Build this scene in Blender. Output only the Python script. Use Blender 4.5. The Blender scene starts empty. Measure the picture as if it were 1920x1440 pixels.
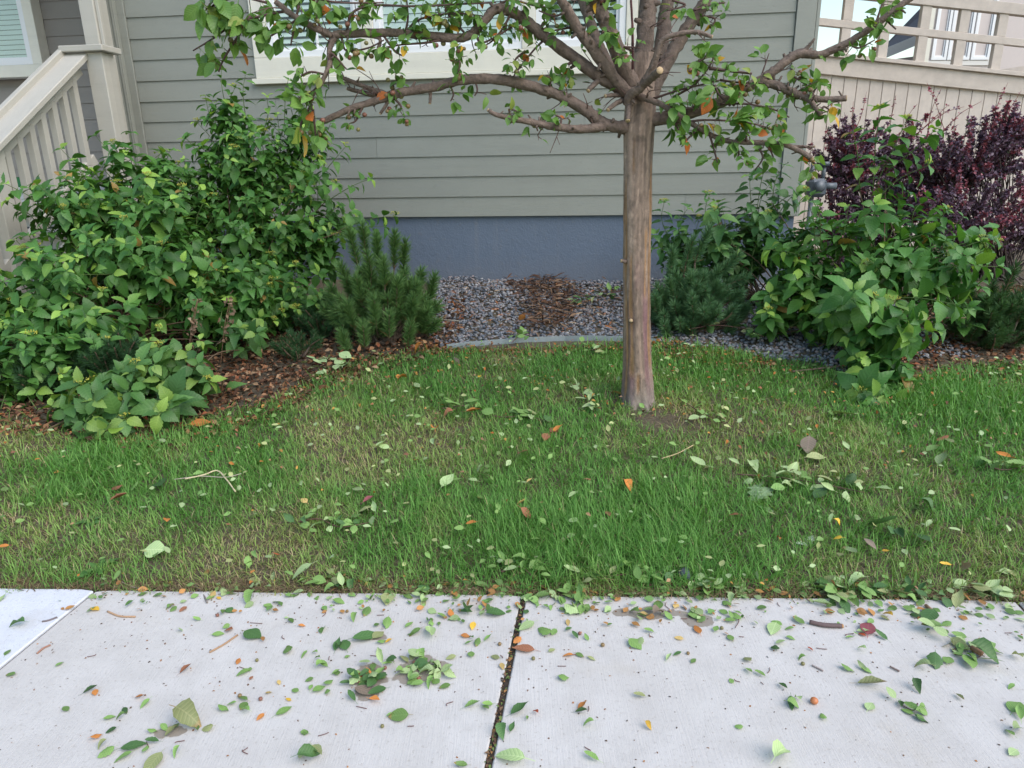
import bpy, bmesh, math, random
import numpy as np
from mathutils import Matrix, Vector

random.seed(7)
rng = np.random.default_rng(7)
scene = bpy.context.scene
col = scene.collection

# ------------------------------------------------------------------ camera
F_PX, PITCH, ROLL, CAM_H = 1290.0, math.radians(17.2), 0.0165, 1.5
_r0 = np.array([1., 0, 0]); _u0 = np.array([0, math.sin(PITCH), math.cos(PITCH)])
C_F = np.array([0, math.cos(PITCH), -math.sin(PITCH)])
C_R = _r0*math.cos(ROLL) - _u0*math.sin(ROLL)
C_U = _u0*math.cos(ROLL) + _r0*math.sin(ROLL)
C_P = np.array([0., 0., CAM_H])
cam_d = bpy.data.cameras.new('camera'); cam = bpy.data.objects.new('camera', cam_d); col.objects.link(cam)
cam_d.sensor_fit = 'HORIZONTAL'; cam_d.sensor_width = 36.0; cam_d.lens = F_PX/1920*36
cam_d.clip_start = 0.05; cam_d.clip_end = 2000
cam.matrix_world = Matrix([[C_R[i], C_U[i], -C_F[i], C_P[i]] for i in range(3)] + [[0, 0, 0, 1]])
scene.camera = cam

# ------------------------------------------------------------------ sky, sun, exposure
SUN_EL, SUN_AZ = math.radians(48), math.radians(130)       # azimuth clockwise from +Y; veiled light from the right
world = bpy.data.worlds.new('World'); scene.world = world; world.use_nodes = True
wn = world.node_tree; wn.nodes.clear()
sky = wn.nodes.new('ShaderNodeTexSky'); sky.sky_type = 'NISHITA'; sky.sun_disc = False
sky.sun_elevation = SUN_EL; sky.sun_rotation = SUN_AZ
sky.air_density = 1.7; sky.dust_density = 1.0; sky.ozone_density = 1.8; sky.altitude = 200
bg = wn.nodes.new('ShaderNodeBackground'); bg.inputs['Strength'].default_value = 0.12
wo = wn.nodes.new('ShaderNodeOutputWorld')
wn.links.new(sky.outputs[0], bg.inputs[0]); wn.links.new(bg.outputs[0], wo.inputs[0])
sun_d = bpy.data.lights.new('sun', 'SUN'); sun_d.energy = 1.5; sun_d.angle = math.radians(55); sun_d.color = (1, .90, .84)
sun = bpy.data.objects.new('sun', sun_d); col.objects.link(sun)
sdir = Vector((math.sin(SUN_AZ)*math.cos(SUN_EL), math.cos(SUN_AZ)*math.cos(SUN_EL), math.sin(SUN_EL)))
sun.rotation_euler = sdir.to_track_quat('Z', 'Y').to_euler(); sun.location = (0, -5, 12)
vs = scene.view_settings
vs.view_transform = 'Standard'; vs.look = 'None'; vs.gamma = 1; vs.use_curve_mapping = False
vs.exposure = 0.98
scene.render.engine = 'CYCLES'
scene.cycles.use_denoising = True
scene.cycles.max_bounces = 6; scene.cycles.transparent_max_bounces = 8

# ------------------------------------------------------------------ geometry of the place
def ray(x, y): return C_F + (x-960)/F_PX*C_R - (y-720)/F_PX*C_U
def at(x, y, Y):
    d = ray(x, y); return C_P + d*(Y/d[1])
def project(P):
    d = np.asarray(P) - C_P; z = d@C_F
    return 960+F_PX*(d@C_R)/z, 720-F_PX*(d@C_U)/z, z
EDGE_A, EDGE_B = np.array([-1.60, 2.281]), np.array([1.79, 2.119])     # back edge of the sidewalk
_ed = (EDGE_B-EDGE_A)/np.linalg.norm(EDGE_B-EDGE_A); _en = np.array([-_ed[1], _ed[0]])
def edge_y(x): return EDGE_A[1] + (x-EDGE_A[0])*_ed[1]/_ed[0]

_perm = np.random.default_rng(3).random((256, 256))
def vnoise(x, y, s=1.0, o=0.0):
    x = np.asarray(x)*s+o+50.3; y = np.asarray(y)*s+o*1.7+50.7
    xi = np.floor(x).astype(int); yi = np.floor(y).astype(int); fx = x-xi; fy = y-yi
    fx = fx*fx*(3-2*fx); fy = fy*fy*(3-2*fy)
    p = lambda a, b: _perm[a % 256, b % 256]
    return (p(xi, yi)*(1-fx)+p(xi+1, yi)*fx)*(1-fy)+(p(xi, yi+1)*(1-fx)+p(xi+1, yi+1)*fx)*fy
def ground_z(x, y, bumps=True):
    x = np.asarray(x, float); y = np.asarray(y, float)
    s = (x-EDGE_A[0])*_en[0] + (y-EDGE_A[1])*_en[1]
    z = np.where(s > 0, 0.103*np.clip(s, 0, 4.9), 0) - 0.012*np.clip((s+.03)/.03, 0, 1)*np.exp(-np.clip(s, 0, 9)/.12)
    z = np.where(s < -1.75, -0.06, z)
    if bumps:
        k = np.clip(s/.5, 0, 1)
        z = z + k*0.035*(vnoise(x, y, 1.6)-.5) + k*0.018*(vnoise(x, y, 6, 9)-.5)
        z = z + 0.035*np.exp(-(((x-.75)**2+(y-3.9)**2)/.12))*k
    return z
def gpt(x, y):
    """point of the ground seen at a pixel of the photograph"""
    d = ray(x, y); t = CAM_H/-d[2] if d[2] < -1e-3 else 12
    t = min(t, 12)
    for _ in range(25):
        P = C_P+d*t; t += .6*(P[2]-float(ground_z(P[0], P[1])))/max(.12, -d[2]+.103*d[1])
    return C_P+d*t
WA = math.radians(7)
AL = np.array([math.cos(WA), -math.sin(WA), 0]); WN = np.array([-math.sin(WA), -math.cos(WA), 0]); W0 = np.array([0, 6.7, 0])
def W(u, v, z): return W0 + AL*u + WN*v + np.array([0, 0, z])
def wall_uz(x, y, v=0.0):
    d = ray(x, y); t = ((W0+WN*v-C_P)@WN)/(d@WN); P = C_P+t*d
    return float((P-W0)@AL), float(P[2])

# ------------------------------------------------------------------ materials
def lin(r, g, b): 
    return tuple(((c/255)/12.92 if c/255 <= .04045 else ((c/255+.055)/1.055)**2.4) for c in (r, g, b))
class NT:
    def __init__(s, name):
        s.m = bpy.data.materials.new(name); s.m.use_nodes = True; s.t = s.m.node_tree; s.t.nodes.clear()
        s.out = s.n('ShaderNodeOutputMaterial'); s.b = s.n('ShaderNodeBsdfPrincipled'); s.l(s.b.outputs[0], s.out.inputs[0])
    def n(s, k, **kw):
        n = s.t.nodes.new(k)
        for a, b in kw.items(): setattr(n, a, b)
        return n
    def l(s, a, b): s.t.links.new(a, b)
    def val(s, i, v): s.b.inputs[i].default_value = v
    def attr(s, name): return s.n('ShaderNodeAttribute', attribute_name=name)
    def mapping(s, src, scale=(1, 1, 1)):
        m = s.n('ShaderNodeMapping'); m.inputs['Scale'].default_value = scale; s.l(src, m.inputs['Vector']); return m.outputs[0]
    def noise(s, vec, scale, detail=4, rough=.6, dist=0):
        n = s.n('ShaderNodeTexNoise'); n.inputs['Scale'].default_value = scale; n.inputs['Detail'].default_value = detail
        n.inputs['Roughness'].default_value = rough; n.inputs['Distortion'].default_value = dist
        if vec is not None: s.l(vec, n.inputs['Vector'])
        return n.outputs['Fac']
    def ramp(s, f, stops):
        r = s.n('ShaderNodeValToRGB'); e = r.color_ramp.elements
        while len(e) < len(stops): e.new(.5)
        for k, (p, c) in enumerate(stops): e[k].position = p; e[k].color = (*c, 1) if len(c) == 3 else c
        s.l(f, r.inputs[0]); return r.outputs[0]
    def mix(s, f, a, b, mode='MIX'):
        m = s.n('ShaderNodeMix', data_type='RGBA', blend_type=mode)
        for sock, v in ((m.inputs[0], f), (m.inputs[6], a), (m.inputs[7], b)):
            if hasattr(v, 'links') or isinstance(v, bpy.types.NodeSocket): s.l(v, sock)
            elif isinstance(v, (int, float)): sock.default_value = v
            else: sock.default_value = (*v, 1) if len(v) == 3 else v
        return m.outputs[2]
    def math(s, op, a, b=None, c=None):
        m = s.n('ShaderNodeMath', operation=op)
        for k, v in enumerate((a, b, c)):
            if v is None: continue
            if isinstance(v, bpy.types.NodeSocket): s.l(v, m.inputs[k])
            else: m.inputs[k].default_value = v
        return m.outputs[0]
    def bump(s, h, strength=.3, dist=.01, prev=None):
        b = s.n('ShaderNodeBump'); b.inputs['Strength'].default_value = strength; b.inputs['Distance'].default_value = dist
        s.l(h, b.inputs['Height'])
        if prev is not None: s.l(prev, b.inputs['Normal'])
        s.l(b.outputs[0], s.b.inputs['Normal']); return b.outputs[0]
    def color(s, c):
        if isinstance(c, bpy.types.NodeSocket): s.l(c, s.b.inputs['Base Color'])
        else: s.b.inputs['Base Color'].default_value = (*c, 1)
M = {}
def painted(name, c, rough=.6, var=.08, scale=6, bump=.15, grain=None):
    k = NT(name); tc = k.n('ShaderNodeTexCoord').outputs['Object']
    at_ = k.attr('frame').outputs['Vector'] if grain else tc
    n1 = k.noise(tc, scale, 5); n2 = k.noise(tc, scale*9, 3)
    d = tuple(x*(1-var*1.8) for x in c); li = tuple(min(1, x*(1+var)) for x in c)
    base = k.mix(n1, d, li); base = k.mix(k.ramp(n2, [(.62, (0, 0, 0)), (.78, (.35,)*3)]), base, tuple(x*.72 for x in c))
    if grain:
        sp = k.n('ShaderNodeSeparateXYZ'); k.l(at_, sp.inputs[0]); base = k.mix(k.math('MULTIPLY', k.math('FRACT', k.math('MULTIPLY', sp.outputs[1], 7.31)), .22), base, tuple(x*.62 for x in c))
        st = k.noise(k.mapping(at_, (.7, 0, 9)), 1.3, 4, .65); base = k.mix(k.ramp(st, [(.5, (0, 0, 0)), (.75, (.3,)*3)]), base, tuple(x*.7 for x in c))
    k.color(base); k.val('Roughness', rough)
    if grain:
        g = k.noise(k.mapping(at_, (1.1, 1, 26)), grain, 3, .55, 1.2)
        ln = k.math('ABSOLUTE', k.math('SINE', k.math('MULTIPLY', g, 34.0)))
        k.bump(ln, bump, .0022)
    else:
        k.bump(n2, bump, .004)
    M[name] = k.m; return k
painted('siding', (.285, .297, .258), .55, .06, 3, .38, grain=2.2)
painted('porch_siding', (.27, .245, .215), .6, .05, 3, .25, grain=1.6)
painted('trim', (.78, .755, .65), .55, .05, 5, .35, grain=2.5)
painted('corner_trim', (.30, .31, .27), .55, .05, 5, .35, grain=2.5)
painted('rail_paint', (.49, .47, .41), .5, .06, 7, .3, grain=2.5)
painted('vinyl', (.8, .81, .82), .35, .02, 5, .02)
painted('fascia_white', (.7, .68, .64), .5, .05, 5, .05)
painted('neighbour_wall', (.60, .53, .50), .6, .04, 2, .1)
painted('fence_wood', (.68, .60, .525), .75, .16, 9, .4, grain=3.0)
painted('fence_beam', (.64, .565, .49), .75, .16, 9, .4, grain=3.0)
painted('shingle', (.17, .145, .14), .9, .2, 14, .6)
painted('roof_mauve', (.32, .27, .29), .9, .1, 14, .4)
painted('deck', (.42, .43, .45), .7, .08, 8, .2)
painted('blind', (.80, .83, .79), .5, .03, 4, .02)
painted('curtain', (.45, .46, .36), .8, .1, 4, .1)
painted('meter_grey', (.085, .105, .125), .4, .08, 20, .1)
painted('pipe_grey', (.13, .15, .17), .4, .08, 20, .1)
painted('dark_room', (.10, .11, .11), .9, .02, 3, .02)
painted('green_pot', (.02, .14, .05), .4, .05, 5, .05)

k = NT('foundation'); tc = k.n('ShaderNodeTexCoord').outputs['Object']
n1 = k.noise(tc, 1.3, 5, .6); n2 = k.noise(tc, 14, 5, .7); n3 = k.noise(tc, 60, 3)
c = k.mix(n1, (.108, .142, .196), (.150, .190, .25)); c = k.mix(k.ramp(n2, [(.60, (0, 0, 0)), (.74, (.5,)*3)]), c, (.17, .17, .175))
c = k.mix(k.ramp(n3, [(.70, (0, 0, 0)), (.76, (.8,)*3)]), c, (.07, .08, .095))
sp = k.n('ShaderNodeSeparateXYZ'); k.l(k.n('ShaderNodeNewGeometry').outputs['Position'], sp.inputs[0])
sm = k.math('SUBTRACT', k.math('ADD', .56, k.math('MULTIPLY', k.noise(tc, 7, 5, .75), .34)), sp.outputs[2]); c = k.mix(k.ramp(sm, [(.0, (0, 0, 0)), (.25, (.22,)*3)]), c, (.24, .21, .18))
dr = k.noise(k.mapping(tc, (9, 9, .5)), 1, 4, .7); c = k.mix(k.ramp(dr, [(.55, (0, 0, 0)), (.75, (.35,)*3)]), c, (.20, .215, .24))
k.color(c); k.val('Roughness', .75); k.bump(k.math('ADD', n2, n3), .6, .007); M['foundation'] = k.m

k = NT('glass'); k.color((.35, .45, .42)); k.val('Roughness', .03); k.val('IOR', 1.5)
tr = k.n('ShaderNodeBsdfTransparent'); tr.inputs[0].default_value = (.90, .945, .93, 1)
gl = k.n('ShaderNodeBsdfGlossy'); gl.inputs['Roughness'].default_value = .02
lw = k.n('ShaderNodeLayerWeight'); frf = k.math('ADD', k.math('MULTIPLY', k.math('POWER', lw.outputs['Facing'], 4.0), .7), .06)
ms = k.n('ShaderNodeMixShader'); k.l(frf, ms.inputs[0]); k.l(tr.outputs[0], ms.inputs[1]); k.l(gl.outputs[0], ms.inputs[2])
k.l(ms.outputs[0], k.out.inputs[0]); M['glass'] = k.m

STAINS = []   # (x, y, rx, ry) wet patches on the concrete, filled from photo positions
for (px, py, a, b) in ((788, 1258, .105, .085), (692, 1268, .075, .075), (700, 1195, .06, .02), (1222, 1150, .13, .045), (1306, 1160, .065, .06),
                       (1220, 1112, .17, .025), (320, 1372, .055, .03), (685, 1300, .05, .05), (1168, 1148, .04, .03)):
    p = gpt(px, py); STAINS.append((p[0], p[1], a*.8, b*.8))
def concrete(name, c0, c1, stains=True):
    k = NT(name); pos = k.n('ShaderNodeNewGeometry').outputs['Position']
    n1 = k.noise(pos, 1.1, 6, .65); n2 = k.noise(pos, 9, 5, .7); n3 = k.noise(pos, 90, 3, .6); n4 = k.noise(pos, 330, 2)
    base = k.mix(k.ramp(n1, [(.3, (0, 0, 0)), (.7, (1, 1, 1))]), c0, c1)
    base = k.mix(k.ramp(n2, [(.35, (.45,)*3), (.6, (0, 0, 0))]), base, tuple(x*.86 for x in c0))
    base = k.mix(k.ramp(n3, [(.28, (.5,)*3), (.42, (0, 0, 0))]), base, (c0[0]*.62, c0[1]*.58, c0[2]*.54))
    base = k.mix(k.ramp(n4, [(.25, (.55,)*3), (.36, (0, 0, 0))]), base, (c0[0]*.5, c0[1]*.46, c0[2]*.42))
    n6 = k.noise(pos, 3.1, 4, .6)                                   # faint brownish marks
    base = k.mix(k.ramp(n6, [(.58, (0, 0, 0)), (.78, (.38,)*3)]), base, (.42, .36, .27))
    if stains:
        sx = k.n('ShaderNodeSeparateXYZ'); k.l(pos, sx.inputs[0])
        w = k.math('MULTIPLY', k.math('SUBTRACT', k.noise(pos, 16, 3, .6), .5), 1.7)
        m = None
        for (x, y, a, b) in STAINS:
            dx = k.math('DIVIDE', k.math('SUBTRACT', sx.outputs[0], x), a); dy = k.math('DIVIDE', k.math('SUBTRACT', sx.outputs[1], y), b)
            d = k.math('SQRT', k.math('ADD', k.math('MULTIPLY', dx, dx), k.math('MULTIPLY', dy, dy)))
            e = k.math('SUBTRACT', 1.0, k.math('ADD', d, w))
            m = e if m is None else k.math('MAXIMUM', m, e)
        f = k.ramp(m, [(.0, (0, 0, 0)), (.10, (.75,)*3)])
        base = k.mix(f, base, (.20, .16, .115))
    k.color(base); k.val('Roughness', .85); k.val('Specular IOR Level', .25)
    br = k.noise(k.mapping(pos, (210, 8, 1)), 1, 3, .6)             # broom finish, lines run away from the edge
    k.bump(k.math('ADD', k.math('MULTIPLY', br, 1.6), k.math('ADD', n3, n4)), .4, .003); M[name] = k.m
concrete('concrete', (.53, .50, .465), (.61, .585, .555)); concrete('new_concrete', (.63, .64, .67), (.70, .715, .75), False)

k = NT('soil'); pos = k.n('ShaderNodeNewGeometry').outputs['Position']
n1 = k.noise(pos, 5, 6, .7); n2 = k.noise(pos, 55, 5, .75)
c = k.mix(n1, (.060, .045, .028), (.15, .12, .075)); c = k.mix(k.ramp(n2, [(.45, (0, 0, 0)), (.7, (.8,)*3)]), c, (.20, .16, .10))
k.color(c); k.val('Roughness', .95); k.bump(n2, .9, .02); M['soil'] = k.m
k = NT('joint_debris'); pos = k.n('ShaderNodeNewGeometry').outputs['Position']; n2 = k.noise(pos, 90, 5, .8)
k.color(k.ramp(n2, [(.35, (.018, .014, .010)), (.6, (.07, .05, .035)), (.75, (.20, .14, .09))])); k.val('Roughness', .95); k.bump(n2, 1, .01); M['joint_debris'] = k.m

def leafy(name, trans=.3, rough=.42, veins=True, spec=.4, tcol=(1.2, 1.25, .45)):
    """tinted leaf: per-vertex tint is the leaf's own colour, veins follow the blade"""
    k = NT(name); t = k.attr('tint').outputs['Color']
    c = t
    tc = k.n('ShaderNodeTexCoord').outputs['Object']; nz = k.noise(tc, 60, 3)
    c = k.mix(k.ramp(nz, [(.3, (.30,)*3), (.6, (0, 0, 0))]), c, k.mix(1.0, t, (.72, .78, .7), 'MULTIPLY'))
    if veins:
        s = k.n('ShaderNodeSeparateXYZ'); k.l(k.attr('frame').outputs['Vector'], s.inputs[0])
        au = k.math('ABSOLUTE', s.outputs[0])
        w = k.math('FRACT', k.math('MULTIPLY', k.math('SUBTRACT', s.outputs[1], k.math('MULTIPLY', au, .8)), 8.0))
        v = k.math('LESS_THAN', k.math('ABSOLUTE', k.math('SUBTRACT', w, .5)), .09)
        v = k.math('MAXIMUM', v, k.math('LESS_THAN', au, .018))
        c = k.mix(k.math('MULTIPLY', v, .38), c, k.mix(1.0, t, (1.7, 1.5, 1.7), 'MULTIPLY'))
        hb = k.math('ABSOLUTE', k.math('SUBTRACT', w, .5)); k.bump(hb, .35, .004)
    k.color(c); k.val('Roughness', rough); k.val('Specular IOR Level', spec)
    tb = k.n('ShaderNodeBsdfTranslucent'); k.l(k.mix(1.0, t, tcol, 'MULTIPLY'), tb.inputs[0])
    ms = k.n('ShaderNodeMixShader'); ms.inputs[0].default_value = trans
    k.l(k.b.outputs[0], ms.inputs[1]); k.l(tb.outputs[0], ms.inputs[2]); k.l(ms.outputs[0], k.out.inputs[0]); M[name] = k.m
leafy('leaf', .28); leafy('dry_leaf', .12, .7, True, .2, (1.1, .9, .5)); leafy('grass', .25, .5, False, .25)
leafy('fallen', .06, .5, True, .35); leafy('needle', .10, .5, False, .3); leafy('barberry', .18, .42, False, .4, (1.3, .5, .6)); leafy('litter', .05, .8, False, .15, (1, .8, .6))

def tinted(name, rough=.8, nscale=40, amp=.35, bump=.5, dist=.004, stretch=(1, 1, 1), dark=.55):
    k = NT(name); t = k.attr('tint').outputs['Color']; tc = k.n('ShaderNodeTexCoord').outputs['Object']
    n = k.noise(k.mapping(tc, stretch), nscale, 5, .65); n2 = k.noise(tc, nscale*3, 3)
    c = k.mix(k.ramp(n, [(.3, (amp*2,)*3), (.62, (0, 0, 0))]), t, k.mix(1.0, t, (dark,)*3, 'MULTIPLY'))
    c = k.mix(k.ramp(n2, [(.6, (0, 0, 0)), (.75, (amp,)*3)]), c, k.mix(1.0, t, (1.6, 1.55, 1.5), 'MULTIPLY'))
    k.color(c); k.val('Roughness', rough); k.bump(k.math('ADD', n, k.math('MULTIPLY', n2, .5)), bump, dist); M[name] = k.m
tinted('bark', .85, 14, .4, .8, .008, (3, 3, 1.3)); tinted('limb_bark', .85, 40, .5, 1.0, .008); tinted('twig', .7, 60, .2, .3)
tinted('stone', .75, 70, .3, .3); tinted('cut_wood', .7, 90, .2, .3); tinted('fruit', .35, 60, .25, .1); tinted('chip', .9, 30, .35, .6, .003, (1, 1, 4))
k = NT('metal_edging'); tc = k.n('ShaderNodeTexCoord').outputs['Object']; n = k.noise(tc, 22, 4)
k.color(k.mix(n, (.28, .33, .35), (.46, .51, .53))); k.val('Metallic', .45); k.val('Roughness', .5); M['metal_edging'] = k.m

# ------------------------------------------------------------------ mesh helpers
def mesh_np(name, V, faces, mat, tint=None, frame=None, smooth=False):
    """faces: list of int arrays (n,3) or (n,4)"""
    V = np.asarray(V, np.float32); me = bpy.data.meshes.new(name)
    fs = [np.asarray(f, np.int32) for f in faces if len(f)]
    nl = sum(f.size for f in fs); npoly = sum(len(f) for f in fs)
    me.vertices.add(len(V)); me.vertices.foreach_set('co', V.ravel())
    me.loops.add(nl); me.polygons.add(npoly)
    me.loops.foreach_set('vertex_index', np.concatenate([f.ravel() for f in fs]))
    tot = np.concatenate([np.full(len(f), f.shape[1], np.int32) for f in fs])
    start = np.concatenate([[0], np.cumsum(tot)[:-1]]).astype(np.int32)
    me.polygons.foreach_set('loop_start', start)
    if smooth: me.polygons.foreach_set('use_smooth', np.ones(npoly, bool))
    if tint is not None:
        a = me.attributes.new('tint', 'FLOAT_COLOR', 'POINT'); t = np.ones((len(V), 4), np.float32); t[:, :3] = tint
        a.data.foreach_set('color', t.ravel())
    if frame is not None:
        a = me.attributes.new('frame', 'FLOAT_VECTOR', 'POINT'); a.data.foreach_set('vector', np.asarray(frame, np.float32).ravel())
    me.update(calc_edges=True); me.validate()
    if mat: me.materials.append(M[mat] if isinstance(mat, str) else mat)
    return me
def link(name, me, parent=None, loc=None):
    o = bpy.data.objects.new(name, me); col.objects.link(o)
    if parent: o.parent = parent
    if loc is not None: o.location = loc
    return o
def tag(o, label, cat, group=None):
    o['label'] = label; o['category'] = cat
    if group: o['group'] = group
    return o
def thing(name, label, cat, loc, group=None):
    o = bpy.data.objects.new(name, None); col.objects.link(o); o.location = [float(c) for c in loc]; o.empty_display_size = .1
    return tag(o, label, cat, group)
def structure(o): o['kind'] = 'structure'; return o
def stuff(o): o['kind'] = 'stuff'; return o

class MB:
    def __init__(s): s.v = []; s.f = []; s.fr = []
    def hexa(s, c8, fr=None):
        o = len(s.v); s.v += [tuple(map(float, p)) for p in c8]; s.fr += [tuple(map(float, p)) for p in (fr if fr is not None else c8)]
        s.f += [tuple(o+i for i in q) for q in ((0, 3, 2, 1), (4, 5, 6, 7), (0, 1, 5, 4), (1, 2, 6, 5), (2, 3, 7, 6), (3, 0, 4, 7))]
        return s
    def box(s, P, a0, a1, b0, b1, c0, c1, off=(0, 0, 0)):
        """box in the frame P(a,b,c)"""
        k = [(a0, b0, c0), (a1, b0, c0), (a1, b1, c0), (a0, b1, c0), (a0, b0, c1), (a1, b0, c1), (a1, b1, c1), (a0, b1, c1)]
        return s.hexa([P(*q) for q in k], [(q[0]+off[0], q[1]+off[1], q[2]+off[2]) for q in k])
    def beam(s, A, B, w, h, up=(0, 0, 1), w2=None, h2=None):
        A = np.array(A, float); B = np.array(B, float); d = B-A; L = np.linalg.norm(d); d /= L
        x = np.cross(d, np.array(up, float)); x /= np.linalg.norm(x); u = np.cross(x, d)
        w2 = w2 or w; h2 = h2 or h; r = random.random()*20
        c = [A-x*w/2-u*h/2, A+x*w/2-u*h/2, A+x*w/2+u*h/2, A-x*w/2+u*h/2, B-x*w2/2-u*h2/2, B+x*w2/2-u*h2/2, B+x*w2/2+u*h2/2, B-x*w2/2+u*h2/2]
        fr = [(r+l, r, e) for l, e in ((0, 0), (0, w), (0, w+h), (0, h), (L, 0), (L, w), (L, w+h), (L, h))]
        return s.hexa(c, fr)
    def prism(s, poly, z0, z1):
        o = len(s.v); n = len(poly)
        for z in (z0, z1):
            for p in poly: s.v.append((float(p[0]), float(p[1]), float(z))); s.fr.append(s.v[-1])
        s.f.append(tuple(o+i for i in range(n))[::-1]); s.f.append(tuple(o+n+i for i in range(n)))
        for i in range(n): j = (i+1) % n; s.f.append((o+i, o+j, o+n+j, o+n+i))
        return s
    def build(s, name, mat, parent=None, bevel=0, base=None):
        if base is None: base = parent_base(parent)
        me = bpy.data.meshes.new(name); me.from_pydata([(v[0]-base[0], v[1]-base[1], v[2]-base[2]) for v in s.v], [], s.f)
        a = me.attributes.new('frame', 'FLOAT_VECTOR', 'POINT'); a.data.foreach_set('vector', np.array(s.fr, np.float32).ravel())
        bm = bmesh.new(); bm.from_mesh(me); bmesh.ops.recalc_face_normals(bm, faces=bm.faces)
        if bevel: bmesh.ops.bevel(bm, geom=bm.edges[:], offset=bevel, segments=1, affect='EDGES', clamp_overlap=True)
        bm.to_mesh(me); bm.free(); me.materials.append(M[mat])
        return link(name, me, parent)
def parent_base(p):
    b = np.zeros(3)
    while p is not None: b += np.array(p.location); p = p.parent
    return b
XYZ = lambda a, b, c: np.array([a, b, c], float)

def tube(pts, rad, sides=8, jit=0.0, tint=None, seed=0, cap=True):
    """swept tube through the points (Catmull-Rom), returns V,[quads,tris],tint"""
    P = np.array(pts, float); R = np.array(rad, float); r_ = np.random.default_rng(seed)
    if len(P) > 2:
        n = max(2, int(6)); Q = []; RR = []
        E = np.vstack([2*P[0]-P[1], P, 2*P[-1]-P[-2]])
        for i in range(len(P)-1):
            for t in np.linspace(0, 1, n, endpoint=False):
                a, b, c_, d = E[i], E[i+1], E[i+2], E[i+3]
                Q.append(.5*((2*b)+(-a+c_)*t+(2*a-5*b+4*c_-d)*t*t+(-a+3*b-3*c_+d)*t**3)); RR.append(R[i]*(1-t)+R[i+1]*t)
        Q.append(P[-1]); RR.append(R[-1]); P = np.array(Q); R = np.array(RR)
    T = np.gradient(P, axis=0); T /= np.linalg.norm(T, axis=1)[:, None]+1e-9
    ref = np.array([0, 0, 1.]) if abs(T[0, 2]) < .9 else np.array([1., 0, 0])
    N = np.cross(T[0], ref); N /= np.linalg.norm(N); V = []
    for i in range(len(P)):
        N = N-T[i]*(N@T[i]); N /= np.linalg.norm(N); B = np.cross(T[i], N)
        for s_ in range(sides):
            a = 2*math.pi*s_/sides; rr = R[i]*(1+jit*(r_.random()-.5)*2)
            V.append(P[i]+rr*(math.cos(a)*N+math.sin(a)*B))
    m = len(P); q = []
    for i in range(m-1):
        for s_ in range(sides):
            t2 = (s_+1) % sides; q.append((i*sides+s_, i*sides+t2, (i+1)*sides+t2, (i+1)*sides+s_))
    V.append(P[0]); V.append(P[-1]); tr = []
    for s_ in range(sides):
        t2 = (s_+1) % sides; tr.append((len(V)-2, t2, s_)); tr.append((len(V)-1, (m-1)*sides+s_, (m-1)*sides+t2))
    V = np.array(V); return V, [np.array(q), np.array(tr)], P
class Bag:
    """collects many small meshes into one"""
    def __init__(s): s.V = []; s.Q = []; s.T = []; s.C = []; s.Fr = []; s.n = 0
    def add(s, V, faces, tint, frame=None):
        V = np.asarray(V, float); s.V.append(V)
        for f in faces:
            f = np.asarray(f)
            if len(f): (s.T if f.shape[1] == 3 else s.Q).append(f+s.n)
        t = np.asarray(tint, float); s.C.append(np.broadcast_to(t, (len(V), 3))); s.Fr.append(np.zeros((len(V), 3)) if frame is None else frame); s.n += len(V)
    def build(s, name, mat, parent=None, smooth=False):
        if not s.n: return None
        b = parent_base(parent)
        fs = [np.vstack(x) for x in (s.Q, s.T) if x]
        me = mesh_np(name, np.vstack(s.V)-b, fs, mat, np.vstack(s.C), np.vstack(s.Fr), smooth)
        return link(name, me, parent)

# leaf blades -----------------------------------------------------------------
def leaf_tpl(n=8, width=.30, serr=0.0, droop=.25, fold=.25, pw=.85, twist=0, wave=0, petiole=0.0):
    """blade along +y, length 1; returns V, faces, frame"""
    V = [(0, 0, 0)]; FR = [(0, 0, 0)]
    for i in range(1, n):
        t = i/n; w = width*(math.sin(math.pi*t**pw)**.85)*(1.12-.34*t)
        if serr: w *= 1+serr*(1 if i % 2 else -1)
        z0 = -droop*t*t; tw = twist*t; wv = wave*math.sin(t*9)
        for sgn in (-1, 0, 1):
            x = sgn*w; z = z0+abs(x)*fold+(wv*sgn if sgn else 0); V.append((x*math.cos(tw)-(z-z0)*math.sin(tw), t*(1-.25*droop*t), z0+(z-z0)*math.cos(tw)+x*math.sin(tw))); FR.append((x, t, 0))
    V.append((0, 1-.25*droop, -droop)); FR.append((0, 1, 0)); e = len(V)-1; q = []; tr = []
    b = lambda i: 1+(i-1)*3
    tr += [(0, b(1)+1, b(1)), (0, b(1)+2, b(1)+1), (e, b(n-1), b(n-1)+1), (e, b(n-1)+1, b(n-1)+2)]
    for i in range(1, n-1):
        for k_ in (0, 1): q.append((b(i)+k_, b(i)+k_+1, b(i+1)+k_+1, b(i+1)+k_))
    if petiole:
        o = len(V); V += [(-.012, 0, 0), (.012, 0, 0), (.01, -petiole, -.03), (-.01, -petiole, -.03)]; FR += [(0, 0, 0)]*4; q.append((o, o+1, o+2, o+3))
    return np.array(V, float), [np.array(q), np.array(tr)], np.array(FR, float)
def frames(d, nrm):
    d = d/(np.linalg.norm(d, axis=1)[:, None]+1e-9); x = np.cross(d, nrm); x /= np.linalg.norm(x, axis=1)[:, None]+1e-9
    z = np.cross(x, d); return np.stack([x, d, z], axis=2)          # columns
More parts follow.
